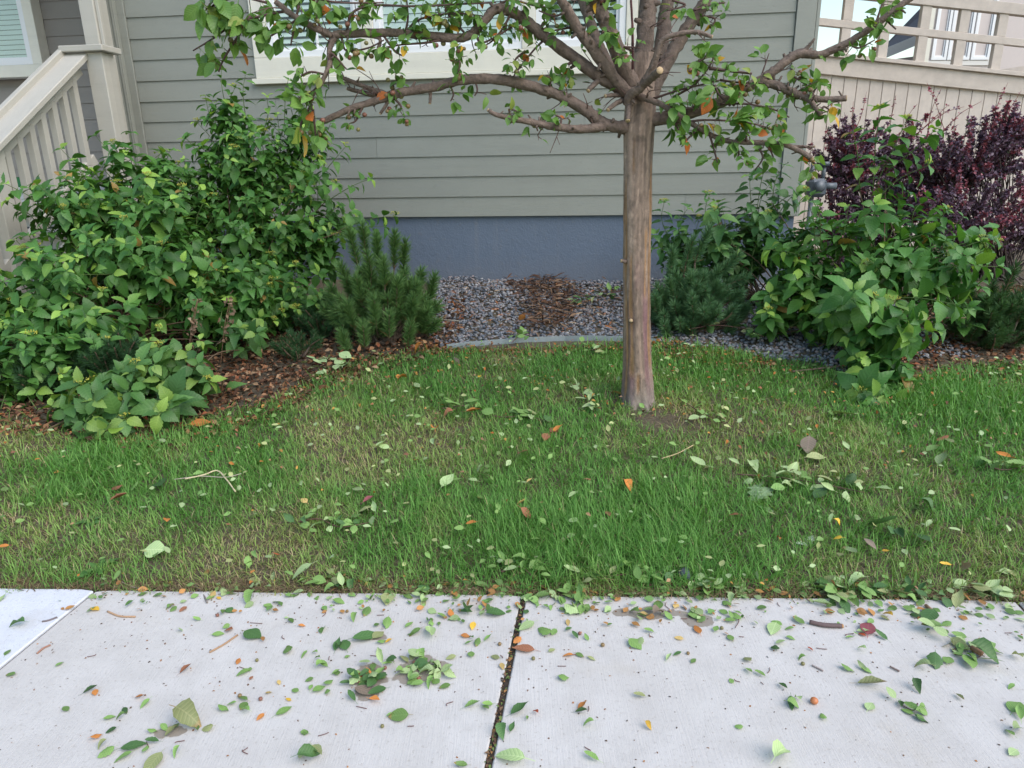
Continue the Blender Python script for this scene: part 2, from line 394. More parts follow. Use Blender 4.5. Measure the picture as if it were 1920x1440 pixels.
def instance(tpl, pos, d, nrm, size, tint):
    V, faces, FR = tpl; R = frames(d, nrm); m = len(pos); kk = len(V)
    VV = np.einsum('mij,kj->mki', R, V)*np.asarray(size)[:, None, None]+pos[:, None, :]
    off = (np.arange(m)*kk)[:, None, None]
    fs = [(f[None]+off).reshape(-1, f.shape[1]) for f in faces]
    return VV.reshape(-1, 3), fs, np.repeat(tint, kk, axis=0), np.tile(FR, (m, 1))
def leaves_to(parent, tpls, pos, d, nrm, size, tint, mat, n_parts, part='leaf', mass='foliage'):
    """the n_parts leaves that show largest become objects, the others one mass"""
    pos = np.asarray(pos); d = np.asarray(d); nrm = np.asarray(nrm); size = np.asarray(size); tint = np.asarray(tint)
    m = len(pos); var = rng.integers(0, len(tpls), m)
    px, py, z = zip(*[project(p) for p in pos]); px = np.array(px); py = np.array(py); z = np.array(z)
    inside = (px > -10) & (px < 1930) & (py > -10) & (py < 1450) & (z > 0)
    order = np.argsort(z); seen = {}; vis = np.zeros(m)
    for i in order:
        key = (int(px[i]//16), int(py[i]//16)); c_ = seen.get(key, 0)
        if c_ < 1: vis[i] = 1
        seen[key] = c_+1
    score = vis*10+size/z*30; score[~inside] = -1; pick = np.argsort(-score)[:n_parts]; pick = pick[score[pick] > 0]
    isp = np.zeros(m, bool); isp[pick] = True; b = parent_base(parent)
    # tint classes
    K = 6
    if len(pick):
        lum = tint[pick].sum(1); q_ = np.quantile(lum, np.linspace(0, 1, K+1)); cls = np.clip(np.searchsorted(q_, lum, 'right')-1, 0, K-1)
        cache = {}; R = frames(d[pick], nrm[pick])
        for j, i in enumerate(pick):
            key = (var[i], cls[j])
            if key not in cache:
                t = tint[pick][(cls == cls[j])].mean(0); V, fcs, FR = tpls[var[i]]
                cache[key] = mesh_np(part, V, fcs, mat, np.broadcast_to(t, (len(V), 3)), FR, True)
            o = link(part, cache[key], parent)
            mw = np.eye(4); mw[:3, :3] = R[j]*size[i]; mw[:3, 3] = pos[i]-b; o.matrix_local = Matrix(mw.tolist())
    if (~isp).any():
        bag = Bag()
        for v_ in range(len(tpls)):
            s_ = np.where((var == v_) & ~isp)[0]
            if len(s_): bag.add(*instance(tpls[v_], pos[s_], d[s_], nrm[s_], size[s_], tint[s_]))
        stuff(bag.build(mass, mat, parent, True))
def unit(v): v = np.asarray(v, float); return v/(np.linalg.norm(v)+1e-9)

# ================================================================== THE SETTING
# ground: one sheet, finer near the lawn, reaching the horizon
def axis(near0, near1, step, far):
    a = list(np.arange(near0, near1+1e-6, step)); lo = []; s = step
    x = near0
    while x > -far: s *= 1.5; x -= s; lo.append(x)
    hi = []; s = step; x = near1
    while x < far: s *= 1.5; x += s; hi.append(x)
    return np.array(lo[::-1]+a+hi)
gx = axis(-4.6, 4.8, .06, 300); gy = axis(1.9, 7.4, .06, 300)
GX, GY = np.meshgrid(gx, gy); GZ = ground_z(GX, GY)
s_ = (GX-EDGE_A[0])*_en[0]+(GY-EDGE_A[1])*_en[1]
GZ = np.where((s_ < .005) & (s_ > -1.75), -0.09, GZ)                 # under the sidewalk
nx = len(gx); idx = np.arange(GX.size).reshape(GX.shape)
gq = np.stack([idx[:-1, :-1], idx[:-1, 1:], idx[1:, 1:], idx[1:, :-1]], -1).reshape(-1, 4)
ground = structure(link('ground', mesh_np('ground', np.stack([GX, GY, GZ], -1).reshape(-1, 3), [gq], 'soil', smooth=True)))

# sidewalk: separate slabs with open joints
sw = bpy.data.objects.new('sidewalk', None); col.objects.link(sw); structure(sw); sw.location = (0, 1.4, 0)
JX = [-6.6, -4.9, -3.25, -1.598, .031, 1.793, 3.45, 5.1]; GAP = [.004, .006, .006, .003, .010, .005, .006, .004]
JD = np.array([.144, .9896]); CUT = 1.72
def slab_poly(i):
    P = []
    for jx, g in ((JX[i], GAP[i]), (JX[i+1], -GAP[i+1])):
        top = np.array([jx+g, edge_y(jx+g)]); bot = top-JD*CUT; P.append((bot, top))
    (lb, lt), (rb, rt) = P
    # slightly uneven back edge, broken corners
    top = [lt+(rt-lt)*t for t in np.linspace(0, 1, 34)]
    top = [p+np.array([0, .006*(vnoise(p[0], p[1], 9)-.5)-(.008 if k_ in (0, 33) else 0)]) for k_, p in enumerate(top)]
    return [lb, rb]+top[::-1]
for i in range(len(JX)-1):
    mat = 'new_concrete' if i <= 2 else 'concrete'
    o = MB().prism(slab_poly(i), -.10, 0.0 if i != 2 else .004).build('slab', mat, sw, bevel=.004)
for i in (3, 4, 5):
    x = JX[i]; t = np.array([x, edge_y(x)+.01]); b_ = t-JD*CUT; e = np.array([GAP[i]+.004, 0])
    MB().prism([b_-e, b_+e, t+e, t-e], -.06, -.006).build('joint_filling', 'joint_debris', sw)

# ================================================================== HOUSE
E_ = .182; Z_S = 1.094; UL, UR = -3.545, 2.44
house = thing('house', 'grey-green lap-sided house on a blue-grey concrete foundation', 'house', W(-.5, 0, .4))
MB().box(W, -3.72, 2.60, -.25, -.012, -.35, 1.12).build('foundation', 'foundation', house)
MB().box(W, -3.68, 2.58, -8.0, -.27, -.3, 5.3).box(W, -3.68, 2.58, -.27, -.02, 1.13, 2.30).box(W, -3.68, -2.21, -.27, -.02, 2.30, 5.3)\
    .box(W, 1.06, 2.58, -.27, -.02, 2.30, 5.3).box(W, -2.21, 1.06, -.27, -.02, 4.2, 5.3).build('wall', 'corner_trim', house)
TU0, TU1, TZ0, TZ1 = -2.335, 1.135, 2.31, 4.2                       # outside of the window trim
def lap_board(Pf, u0, u1, z0, ztop=None):
    mb = MB(); zt = z0+.2 if ztop is None else ztop; r = random.random()*30; fr = []
    prof = [(.011, z0), (.021, z0), (.009+(.0)*0, zt), (.0005, zt)]
    v = [Pf(u, a, z) for u in (u0, u1) for a, z in prof]
    c8 = [v[0], v[1], v[2], v[3], v[4], v[5], v[6], v[7]]
    fr = [(u+r, r, z+r*.3) for u in (u0, u1) for a, z in prof]
    return mb.hexa(c8, fr)
joints = {3: [wall_uz(707, 277)[0]], 2: [wall_uz(593, 318)[0]], 5: [wall_uz(517, 190)[0]], 0: [1.62], 1: [-1.9, 1.2], 4: [-2.9, .7], 6: [1.9]}
for i in range(20):
    z0 = Z_S+i*E_
    spans = [(UL, UR)]
    if z0+.2 > TZ0+.01 and z0 < TZ1: spans = [(UL, TU0), (TU1, UR)]
    ztop = None
    if z0 < TZ0 < z0+.2: # the course the sill board sits on: full board, cut low at the trim
        spans = [(UL, UR)]; ztop = None
    for a, b in spans:
        cuts = [a]+[j for j in joints.get(i, [random.uniform(a+.5, b-.5)] if b-a > 3 else []) if a < j < b]+[b]
        for c0, c1 in zip(cuts, cuts[1:]):
            lap_board(W, c0+.0012, c1-.0012, z0).build('siding_board', 'siding', house)
# corner boards and downspouts
def ribbed_pipe(u0, u1, v0, v1, z0, z1, name):
    mb = MB(); mb.box(W, u0, u1, v0, v1, z0, z1); w = (u1-u0)/5
    for k_ in (1, 3): mb.box(W, u0+k_*w, u0+(k_+1)*w, v1-.001, v1+.006, z0, z1)
    return mb.build(name, 'corner_trim', house, bevel=.003)
MB().box(W, -3.70, -3.548, -.012, .034, 1.07, 5.2).build('corner_board', 'corner_trim', house, bevel=.003)
MB().box(W, 2.443, 2.60, -.012, .034, 1.07, 5.2).build('corner_board', 'corner_trim', house, bevel=.003)
MB().box(W, 2.603, 2.632, -.12, .030, 1.07, 5.2).build('corner_board', 'corner_trim', house, bevel=.003)
ribbed_pipe(-3.685, -3.615, .037, .085, .55, 5.1, 'downspout')
for i in range(20):                                                  # side wall courses, seen from a step to the right
    z0 = Z_S+i*E_; Ps = lambda u, v, z: W(2.58+v, -u, z)
    lap_board(Ps, .13, 4.0, z0).build('siding_board', 'siding', house)
# roof with eaves
rf = MB(); zE, zR = 5.05, 7.0
rf.hexa([W(-6.5, .45, zE), W(3.0, .45, zE), W(3.0, -4.2, zR), W(-6.5, -4.2, zR), W(-6.5, .45, zE+.14), W(3.0, .45, zE+.14), W(3.0, -4.2, zR+.14), W(-6.5, -4.2, zR+.14)])
rf.hexa([W(-6.5, -4.21, zR), W(3.0, -4.21, zR), W(3.0, -8.6, zE), W(-6.5, -8.6, zE), W(-6.5, -4.21, zR+.14), W(3.0, -4.21, zR+.14), W(3.0, -8.6, zE+.14), W(-6.5, -8.6, zE+.14)])
rf.build('roof', 'shingle', house)

# triple window ---------------------------------------------------------------
def window(parent, base, Pf, u0, u1, z0, z1, bars=(), blind=True, slat=.05, blind_z=None, tilt=.5, blind_mat='blind'):
    """vinyl frame, sash, pane and blind slats; u0..u1 outside of frame"""
    w = bpy.data.objects.new('window', None); col.objects.link(w); w.parent = parent; w.location = [float(c) for c in (Pf((u0+u1)/2, 0, z0)-base)]
    f = .055; mb = MB()
    mb.box(Pf, u0, u1, -.06, .012, z0, z0+f).box(Pf, u0, u1, -.06, .012, z1-f, z1).box(Pf, u0, u0+f, -.06, .0118, z0+f, z1-f).box(Pf, u1-f, u1, -.06, .0118, z0+f, z1-f)
    mb.build('frame', 'vinyl', w, bevel=.002)
    a, b, c_, d = u0+f, u1-f, z0+f, z1-f; g = .028; mb = MB()
    mb.box(Pf, a, b, -.055, -.012, c_, c_+g).box(Pf, a, b, -.055, -.012, d-g, d).box(Pf, a, a+g, -.055, -.0122, c_+g, d-g).box(Pf, b-g, b, -.055, -.0122, c_+g, d-g)
    for t in bars: u = a+(b-a)*t; mb.box(Pf, u-.009, u+.009, -.05, -.02, c_+g, d-g)
    mb.build('sash', 'vinyl', w, bevel=.0015)
    MB().box(Pf, a+g, b-g, -.036, -.031, c_+g, d-g).build('pane', 'glass', w)
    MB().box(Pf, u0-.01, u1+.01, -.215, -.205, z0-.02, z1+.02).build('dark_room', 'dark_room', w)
    if blind:
        n = int((d-c_)/slat)
        for i in range(n):
            z = c_+.012+i*slat; y0 = -.043; dz = slat*.92*tilt; dy = .05*(1-tilt)+.006
            m2 = MB(); m2.hexa([Pf(a+.01, y0-dy, z+dz), Pf(b-.01, y0-dy, z+dz), Pf(b-.01, y0, z), Pf(a+.01, y0, z),
                                Pf(a+.01, y0-dy, z+dz+.003), Pf(b-.01, y0-dy, z+dz+.003), Pf(b-.01, y0, z+.003), Pf(a+.01, y0, z+.003)])
            m2.build('blind_slat', blind_mat, w)
    return w
hb = np.array(house.location)
uw = lambda x, y: wall_uz(x, y)[0]
zb = 2.525
MB().box(W, TU0, TU1, .0, .046, TZ0+.045, zb).build('window_sill_board', 'trim', house, bevel=.004)
MB().box(W, TU0-.04, TU1+.04, .0, .058, TZ0-.005, TZ0+.043).build('window_sill', 'trim', house, bevel=.004)
MB().box(W, TU0, -2.19, .0, .044, zb+.002, TZ1).build('window_trim', 'trim', house, bevel=.004)
MB().box(W, 1.04, TU1, .0, .044, zb+.002, TZ1).build('window_trim', 'trim', house, bevel=.004)
MB().box(W, TU0, TU1, .0, .044, TZ1+.002, TZ1+.14).build('window_trim', 'trim', house, bevel=.004)
m1 = uw(690, 60); m2 = uw(992, 50)
for mm in (m1, m2): MB().box(W, mm-.06, mm+.06, .0, .044, zb+.002, TZ1).build('window_trim', 'trim', house, bevel=.004)
window(house, hb, lambda u, v, z: W(u, v+.02, z), -2.188, m1-.062, zb+.003, TZ1-.002, bars=(.52,), slat=.055, tilt=.7)
window(house, hb, lambda u, v, z: W(u, v+.02, z), m1+.062, m2-.062, zb+.003, TZ1-.002, slat=.065, tilt=.96)
window(house, hb, lambda u, v, z: W(u, v+.02, z), m2+.062, 1.038, zb+.003, TZ1-.002, slat=.06, tilt=.7)

# porch on the left, set back --------------------------------------------------
PB = -1.5; Pw = lambda u, v, z: W(u, PB+v, z)                       # back wall of the porch
FLOOR = 1.42
MB().box(W, -7.2, -3.72, PB-.3, .42, FLOOR-.16, FLOOR).build('porch_floor', 'deck', house, bevel=.004)
MB().box(W, -7.2, -3.73, -.1, .40, -.3, FLOOR-.165).build('porch_base', 'foundation', house)
MB().box(W, -7.2, -3.70, PB-.5, PB-.02, FLOOR-.2, 5.0).build('wall', 'porch_siding', house)
pwu = lambda x, y: wall_uz(x, y, PB)
wx0 = pwu(-330, 60)[0]; wx1 = pwu(85, 60)[0]; wz0 = pwu(40, 148)[1]
for i in range(19):
    z0 = FLOOR+.02+i*E_; Pq = lambda u, v, z: W(u, PB-.018+v, z)
    spans = [(-7.1, -3.71)]
    if z0+.2 > wz0+.02: spans = [(wx1, -3.71)]
    for a, b in spans: lap_board(Pq, a, b, z0).build('siding_board', 'porch_siding', house)
for i in range(20):                                                  # the house's own side wall facing the porch
    z0 = FLOOR+.02+i*E_; Ps = lambda u, v, z: W(-3.68-v, -u, z)
    lap_board(Ps, .02, 1.49, z0).build('siding_board', 'porch_siding', house)
Pt = lambda u, v, z: W(u, PB+v, z)
MB().box(Pt, wx0-.1, wx1, .0, .145, wz0, wz0+.13).box(Pt, wx1-.12, wx1, .0, .1448, wz0+.131, 4.4).build('window_trim', 'trim', house, bevel=.003)
window(house, hb, lambda u, v, z: W(u, PB+.125+v, z), wx0, wx1-.12, wz0+.132, 4.3, bars=(.5, .78), slat=.052, tilt=.95)
# porch roof beam, ceiling and column
MB().box(W, -7.2, -3.75, PB, .40, 4.9, 5.04).build('porch_ceiling', 'rail_paint', house)
# stair railing and porch post (own things) -------------------------------------
YP = 6.55
pc = at(203, 200, YP)                                                # centre of the top post
post_x, post_y = pc[0], pc[1]
Pp = lambda a, b, c: np.array([post_x, post_y, 0])+AL*a+WN*b+np.array([0, 0, c])
ztop = at(186, 88, YP)[2]
rail = thing('stair_railing', 'cream painted wooden stair railing with square balusters and flat post cap', 'railing', Pp(0, 0, FLOOR))
pw = .078
MB().box(Pp, -pw, pw, -pw, pw, FLOOR-.6, ztop-.05).build('post', 'rail_paint', rail, bevel=.006)
MB().box(Pp, -pw-.20, pw+.05, -pw-.05, pw+.05, ztop-.05, ztop).build('post_cap', 'rail_paint', rail, bevel=.006)
# sloping rail: runs out from the post towards the street, down the steps
sl = -.68; RUN = 2.75
def rl(b, z=0, a=-.17): return Pp(a, b, ztop-.085+sl*(b-pw)+z)
cap = MB(); cap.beam(rl(pw-.02, .0), rl(RUN, .0), .235, .045); cap.build('handrail', 'rail_paint', rail, bevel=.006)
lip = MB(); lip.beam(rl(pw-.02, .05, -.275), rl(RUN, .05, -.275), .05, .055); lip.build('handrail_lip', 'rail_paint', rail, bevel=.006)
MB().beam(rl(pw, -.085), rl(RUN, -.085), .05, .115).build('top_rail', 'rail_paint', rail, bevel=.004)
MB().beam(rl(pw, -.83), rl(RUN, -.83), .05, .09).build('bottom_rail', 'rail_paint', rail, bevel=.004)
b = pw+.10; nb = 0
while b < RUN-.1:
    if not 1.06 < b < 1.32:
        c_ = rl(b); MB().beam(c_+np.array([0, 0, -.82]), c_+np.array([0, 0, -.12]), .056, .056, up=AL).build('baluster', 'rail_paint', rail, bevel=.003)
    b += .145
c_ = rl(1.19); MB().beam(c_+np.array([0, 0, -1.5]), c_+np.array([0, 0, -.03]), .13, .13, up=AL).build('post', 'rail_paint', rail, bevel=.004)
c_ = rl(RUN-.05); MB().beam(c_+np.array([0, 0, -1.2]), c_+np.array([0, 0, -.03]), .13, .13, up=AL).build('post', 'rail_paint', rail, bevel=.004)
# steps
steps = thing('porch_steps', 'pale wooden porch steps behind the stair railing', 'steps', Pp(-1, .8, .3))
for i in range(6):
    z = FLOOR-.18*(i+1); v0 = .43+.3*i
    MB().box(W, -5.6, post_x*0-3.86, v0, v0+.31, z-.045, z).build('tread', 'rail_paint', steps, bevel=.004)
    MB().box(W, -5.6, -3.87, v0+.01, v0+.03, z-.18, z-.046).build('riser', 'vinyl', steps)
mb = MB(); mb.beam(W(-3.84, .45, FLOOR-.30), W(-3.84, 2.3, FLOOR-1.41), .04, .26); mb.build('stringer', 'rail_paint', steps, bevel=.003)
# porch column behind the post
pcol = thing('porch_column', 'square cream porch column rising behind the stair post', 'column', Pp(-.1, -.28, FLOOR))
MB().box(Pp, -.27, -.13, -.36, -.22, FLOOR, 4.9).build('shaft', 'rail_paint', pcol, bevel=.006)
MB().box(Pp, -.128, -.095, -.36, -.24, FLOOR, 4.9).build('edge_strip', 'rail_paint', pcol, bevel=.004)
pot = thing('plant_pot', 'small green pot on the porch floor behind the balusters', 'pot', at(36, 345, 7.4)*[1, 1, 0]+[0, 0, FLOOR])
V, fc, _ = tube([np.array(pot.location), np.array(pot.location)+[0, 0, .09], np.array(pot.location)+[0, 0, .10]], [.04, .055, .06], 16)
link('body', mesh_np('pot', V-np.array(pot.location), fc, 'green_pot', smooth=True), pot)

# ================================================================== NEIGHBOUR: fence, houses
YF = 8.9
FA = at(1533, 98, YF); FB = at(1920, 138, YF); fd = (FB-FA); fL = np.linalg.norm(fd[:2]); fslope = fd[2]/fL; fh = np.array([fd[0], fd[1], 0])/fL; fnn = np.array([fh[1], -fh[0], 0])
def FP(a, v, z): return FA+fh*a+fnn*v+np.array([0, 0, fslope*a+z])
fence = thing('wooden_fence', 'tall pale brown board fence with open lattice top beyond the barberry', 'fence', FP(2, 0, -2.3))
A0, A1 = -1.2, 5.5
def frail(z0, z1, v0, v1, name='rail', mat='fence_beam'): MB().box(FP, A0, A1, v0, v1, z0, z1, off=(random.random()*9, 0, random.random()*9)).build(name, mat, fence, bevel=.004)
frail(-.045, 0.0, -.09, .085, 'shelf_board'); frail(-.235, -.047, .012, .05, 'fascia_board')
frail(.28, .36, -.035, .035); frail(.60, .72, -.045, .045)
a = A0
while a < A1:
    MB().beam(FP(a+.0735, random.uniform(0, .003), -2.6), FP(a+.0735, 0, -.06), .147, .022, up=fnn).build('picket', 'fence_wood', fence, bevel=.002); a += .1555
a = .30
while a < A1:
    MB().box(FP, a-.055, a+.055, -.034, .030, .002, .279).build('lattice_post', 'fence_beam', fence, bevel=.003)
    MB().box(FP, a-.055, a+.055, -.034, .030, .361, .599).build('lattice_post', 'fence_beam', fence, bevel=.003); a += .455
MB().beam(FP(2.05, -1.2, -.02), FP(3.6, -1.4, .35), .09, .09).beam(FP(2.05, -1.2, -.02), FP(2.05, -1.2, -2.6), .09, .09).build('brace_rail', 'fence_beam', fence)

YN = 15.0
n0 = at(1732, 60, YN); Nf = lambda a, v, z: np.array([n0[0]+a-min(v, 0)*.62, YN-v+.08*a, z])
zn = lambda y: at(1800, y, YN)[2]
nb_ = thing('neighbour_house', 'pale house with white-framed curtained window beyond the fence', 'house', (n0[0]+3, YN+1, .5))
nbase = np.array(nb_.location)
MB().box(Nf, 0, 9, -7, 0, -1, 7.5).build('wall', 'neighbour_wall', nb_)
MB().box(Nf, -.02, .16, .001, .04, -1, 7.5).build('corner_board', 'trim', nb_)
px2 = lambda x: at(x, 60, YN)[0]-n0[0]
for a, b in ((px2(1752), px2(1782)), (px2(1784), px2(1828)), (px2(1831), px2(1868))):
    w = window(nb_, nbase, lambda u, v, z: Nf(u, v+.03, z), a, b, zn(112), zn(-90), blind=False)
    z0 = zn(112)+.1; z1 = zn(-90)-.1; mb = MB(); n = 9
    for i in range(n):
        t0 = a+.09+(b-a-.18)*i/n; t1 = a+.09+(b-a-.18)*(i+1)/n; dz = .30*math.sin(i/n*math.pi)
        mb.hexa([Nf(t0, -.10, z0+.15+dz), Nf(t1, -.10, z0+.15+dz), Nf(t1, -.13-.03*(i % 2), z0+.15+dz), Nf(t0, -.13+.03*(i % 2), z0+.15+dz), Nf(t0, -.10, z1), Nf(t1, -.10, z1), Nf(t1, -.13-.03*(i % 2), z1), Nf(t0, -.13+.03*(i % 2), z1)])
    mb.build('curtain', 'curtain', w)
mb = MB(); mb.box(Nf, px2(1744), px2(1876), .0, .028, zn(122), zn(113)).build('window_sill', 'fascia_white', nb_)
MB().hexa([Nf(-.6, .6, 7.4), Nf(9.5, .6, 7.4), Nf(9.5, -3.5, 9.4), Nf(-.6, -3.5, 9.4), Nf(-.6, .6, 7.6), Nf(9.5, .6, 7.6), Nf(9.5, -3.5, 9.6), Nf(-.6, -3.5, 9.6)]).build('roof', 'shingle', nb_)
# lower garage roof of that house, left of the window
YG = 17.0
ga, gb, gc, gd = at(1648, 96, YG), at(1750, 52, YG), at(1750, 8, YG+2.5), at(1733, 8, YG+2.5)
lr = thing('garage', 'low brown shingled garage roof with white fascia beyond the fence', 'garage', (ga[0]+1, YG+1, .5))
dn = np.array([0, 0, -.12])
MB().hexa([ga+dn, gb+dn, gc+dn, gd+dn, ga, gb, gc, gd]).build('roof', 'shingle', lr)
MB().beam(ga+np.array([-.05, -.03, -.12]), gb+np.array([0, -.03, -.12]), .05, .2).build('fascia', 'fascia_white', lr)
MB().hexa([[ga[0]+.4, YG+.2, -1], [gb[0]+2, YG+.2, -1], [gb[0]+2, YG+3, -1], [ga[0]+.4, YG+3, -1], [ga[0]+.4, YG+.2, ga[2]-.15], [gb[0]+2, YG+.2, gb[2]-.3], [gb[0]+2, YG+3, gb[2]-.3], [ga[0]+.4, YG+3, ga[2]-.15]]).build('wall', 'neighbour_wall', lr)
YQ = 26.0
q0, q1, q2 = at(1500, 108, YQ), at(1625, 132, YQ), at(1605, 140, YQ)
fr_ = thing('far_house', 'distant house with mauve grey roof glimpsed through the lattice', 'house', (q0[0], YQ+2, .5))
MB().hexa([[q0[0]-6, YQ, q1[2]-.9], [q1[0], YQ, q1[2]-.9], [q1[0]-1.5, YQ+3, q0[2]], [q0[0]-6, YQ+3, q0[2]+.3], [q0[0]-6, YQ, q1[2]-.75], [q1[0], YQ, q1[2]-.75], [q1[0]-1.5, YQ+3, q0[2]+.15], [q0[0]-6, YQ+3, q0[2]+.45]]).build('roof', 'roof_mauve', fr_)
MB().hexa([[q0[0]-6, YQ+.4, -1], [q1[0]-.3, YQ+.4, -1], [q1[0]-.3, YQ+6, -1], [q0[0]-6, YQ+6, -1], [q0[0]-6, YQ+.4, q1[2]-.95], [q1[0]-.3, YQ+.4, q1[2]-.95], [q1[0]-.3, YQ+6, q1[2]-.95], [q0[0]-6, YQ+6, q1[2]-.95]]).build('wall', 'roof_mauve', fr_)

# gas meter by the right corner --------------------------------------------------
gm0 = at(1530, 345, 6.75)
gm = thing('gas_meter', 'blue-grey gas meter on pipes at the right house corner', 'meter', (gm0[0], gm0[1], .5))
def cyl(A, B, r, name, mat, parent, sides=18):
    V, fc, _ = tube([A, B], [r, r], sides); return link(name, mesh_np(name, V-parent_base(parent), fc, mat, smooth=False), parent)
c0 = gm0
mb = MB(); mb.box(lambda a, b, c: c0+np.array([a, b, c]), -.08, .08, -.08, .08, -.12, .05).build('body', 'meter_grey', gm, bevel=.03)
cyl(c0+[0, -.079, -.02], c0+[0, -.10, -.02], .052, 'dial', 'meter_grey', gm, 24)
cyl(c0+[0, -.101, -.02], c0+[0, -.105, -.02], .042, 'dial_glass', 'pipe_grey', gm, 24)
cyl(c0+[-.05, 0, .04], c0+[-.05, 0, .22], .018, 'pipe', 'pipe_grey', gm); cyl(c0+[.06, 0, .04], c0+[.06, 0, .165], .018, 'pipe', 'pipe_grey', gm)
cyl(c0+[-.05, 0, .215], c0+[-.05, .3, .215], .018, 'pipe', 'pipe_grey', gm); cyl(c0+[.07, 0, -.02], c0+[.19, 0, -.02], .03, 'coupling', 'pipe_grey', gm)
cyl(c0+[.06, 0, .16], c0+[.06, 0, .20], .045, 'regulator', 'meter_grey', gm); cyl(c0+[-.03, 0, -.11], c0+[-.03, 0, -1.1], .022, 'pipe', 'pipe_grey', gm)

# metal lawn edging ------------------------------------------------------------------
pts = [gpt(x, y) for x, y in ((838, 655), (880, 650), (940, 645), (1000, 641), (1060, 639), (1110, 638), (1165, 640), (1230, 645), (1310, 655), (1400, 668), (1480, 678))]
mb = MB()
for A, B in list(zip(pts, pts[1:]))[:7]: mb.beam(np.array([A[0], A[1], float(ground_z(A[0], A[1]))+.0]), np.array([B[0], B[1], float(ground_z(B[0], B[1]))+.0]), .006, .075)
edg = mb.build('lawn_edging', 'metal_edging', None); tag(edg, 'curved galvanised metal edging strip between gravel and lawn', 'lawn edging')

# ================================================================== GROUND COVER
def px_line(L): 
    P = np.array([gpt(x, y) for x, y in L]); o = np.argsort(P[:, 0]); return P[o, 0], P[o, 1]
BX, BY = px_line([(-260, 800), (0, 792), (110, 800), (330, 812), (400, 785), (520, 745), (610, 700), (700, 668), (780, 660), (850, 656), (1000, 648), (1165, 645),
                  (1300, 650), (1420, 668), (1540, 686), (1620, 722), (1700, 712), (1780, 688), (1920, 678), (2300, 678)])
def border_y(x): return np.interp(x, BX, BY)
def blob(x, y, spots):
    v = np.zeros_like(x)
    for px, py, r, w in spots:
        p = gpt(px, py); v = v+w*np.exp(-((x-p[0])**2+(y-p[1])**2)/(r*r))
    return v
DRY = [(640, 840, .38, .8), (330, 880, .22, .5), (560, 760, .25, .5), (1280, 800, .26, .75), (1260, 840, .22, .5), (90, 1010, .26, .9), (320, 1040, .30, .75), (700, 900, .25, .4), (840, 830, .2, .5), (1500, 730, .2, .3),
       (1700, 830, .3, .35), (1840, 940, .3, .4), (1250, 770, .14, .5), (500, 1040, .25, .6), (720, 1040, .25, .5), (1500, 1040, .3, .35), (1850, 1060, .3, .4), (700, 690, .3, .5), (950, 680, .3, .6), (30, 830, .2, .5), (1120, 850, .2, .3), (900, 790, .14, .5)]
LUSH = [(150, 880, .35, .8), (330, 830, .25, .4), (1100, 1000, .40, .9), (1250, 990, .35, .7), (1000, 1010, .22, .6), (1780, 740, .45, .8), (560, 900, .25, .4), (1150, 690, .35, .4), (470, 900, .3, .5), (820, 960, .3, .4), (1330, 700, .3, .4), (980, 880, .25, .4), (1000, 1040, .16, .7)]
BARE = [(1265, 790, .20, 1.2), (1205, 785, .12, 1.0), (1330, 830, .1, .5), (880, 800, .1, .5), (600, 790, .12, .4), (90, 1010, .14, .8), (860, 815, .10, .5), (20, 835, .14, .9), (1240, 830, .1, .5), (520, 770, .15, .6), (300, 1060, .12, .5)]
N = 620000
x = rng.uniform(-4.3, 4.4, N); y = rng.uniform(2.02, 5.2, N); ey = edge_y(x); by = border_y(x)
keep = (y > ey-.016+.05*(vnoise(x, y, 9, 4)-.5)) & (y < by+.26*(vnoise(x, y, 4, 2)-.42))
x, y, ey, by = x[keep], y[keep], ey[keep], by[keep]
dry = np.clip(blob(x, y, DRY)*.8+1.1*(vnoise(x, y, 2.2, 5)-.5)+.9*(vnoise(x, y, 7, 6)-.5)-.6*blob(x, y, LUSH)+.35*np.exp(-(y-ey)/.08), 0, 1.2)
lush = np.clip(blob(x, y, LUSH)+.9*(vnoise(x, y, 2.6, 15)-.5)+.5*(vnoise(x, y, 8, 17)-.5), 0, 1.3)
bare = np.clip(blob(x, y, BARE)+1.0*(vnoise(x, y, 5, 25)-.88)*2+(.35+.45*np.clip((.3-x)/.3, 0, 1))*np.exp(-(y-ey)/np.where(x < .3, .06, .04)), 0, 1)
dist = np.hypot(x, y); pk = (1-.88*bare)*(.60+.30*lush-.08*dry)*np.clip(3.4/dist, .42, 1.15)*np.clip((by+.09-y)/.25, .2, 1)
keep = rng.random(len(x)) < pk*.80
x, y, dry, lush, ey, dist, by = [a[keep] for a in (x, y, dry, lush, ey, dist, by)]; n = len(x)
isdry = rng.random(n) < np.clip(.05+.38*dry, 0, .75)
L = (.028+.062*rng.random(n)**1.4)*(1+.55*np.clip(lush, 0, 1))*(1-.25*np.clip(dry, 0, 1)); L[isdry] *= .8
L *= np.clip((y-ey)/.10+.45, .45, 1)
wd = rng.uniform(.0018, .0044, n)*np.clip(dist/3.0, 1, 1.7)
clump = 2*np.pi*vnoise(x, y, 4, 31)*2; az = clump+rng.normal(0, 1.9, n)
lean = np.clip(rng.normal(1.0, .55, n)+.5*isdry, .05, 2.6)
bend = rng.uniform(.2, 1.1, n)
dx, dy = np.cos(az), np.sin(az); zg = ground_z(x, y)
ts = np.array([0, .35, .7, 1.0]); Vg = np.zeros((n, 7, 3))
cur_h = np.zeros(n); cur_v = np.zeros(n); a_ = lean*.4; pos_h = [np.zeros(n)]; pos_v = [np.zeros(n)]
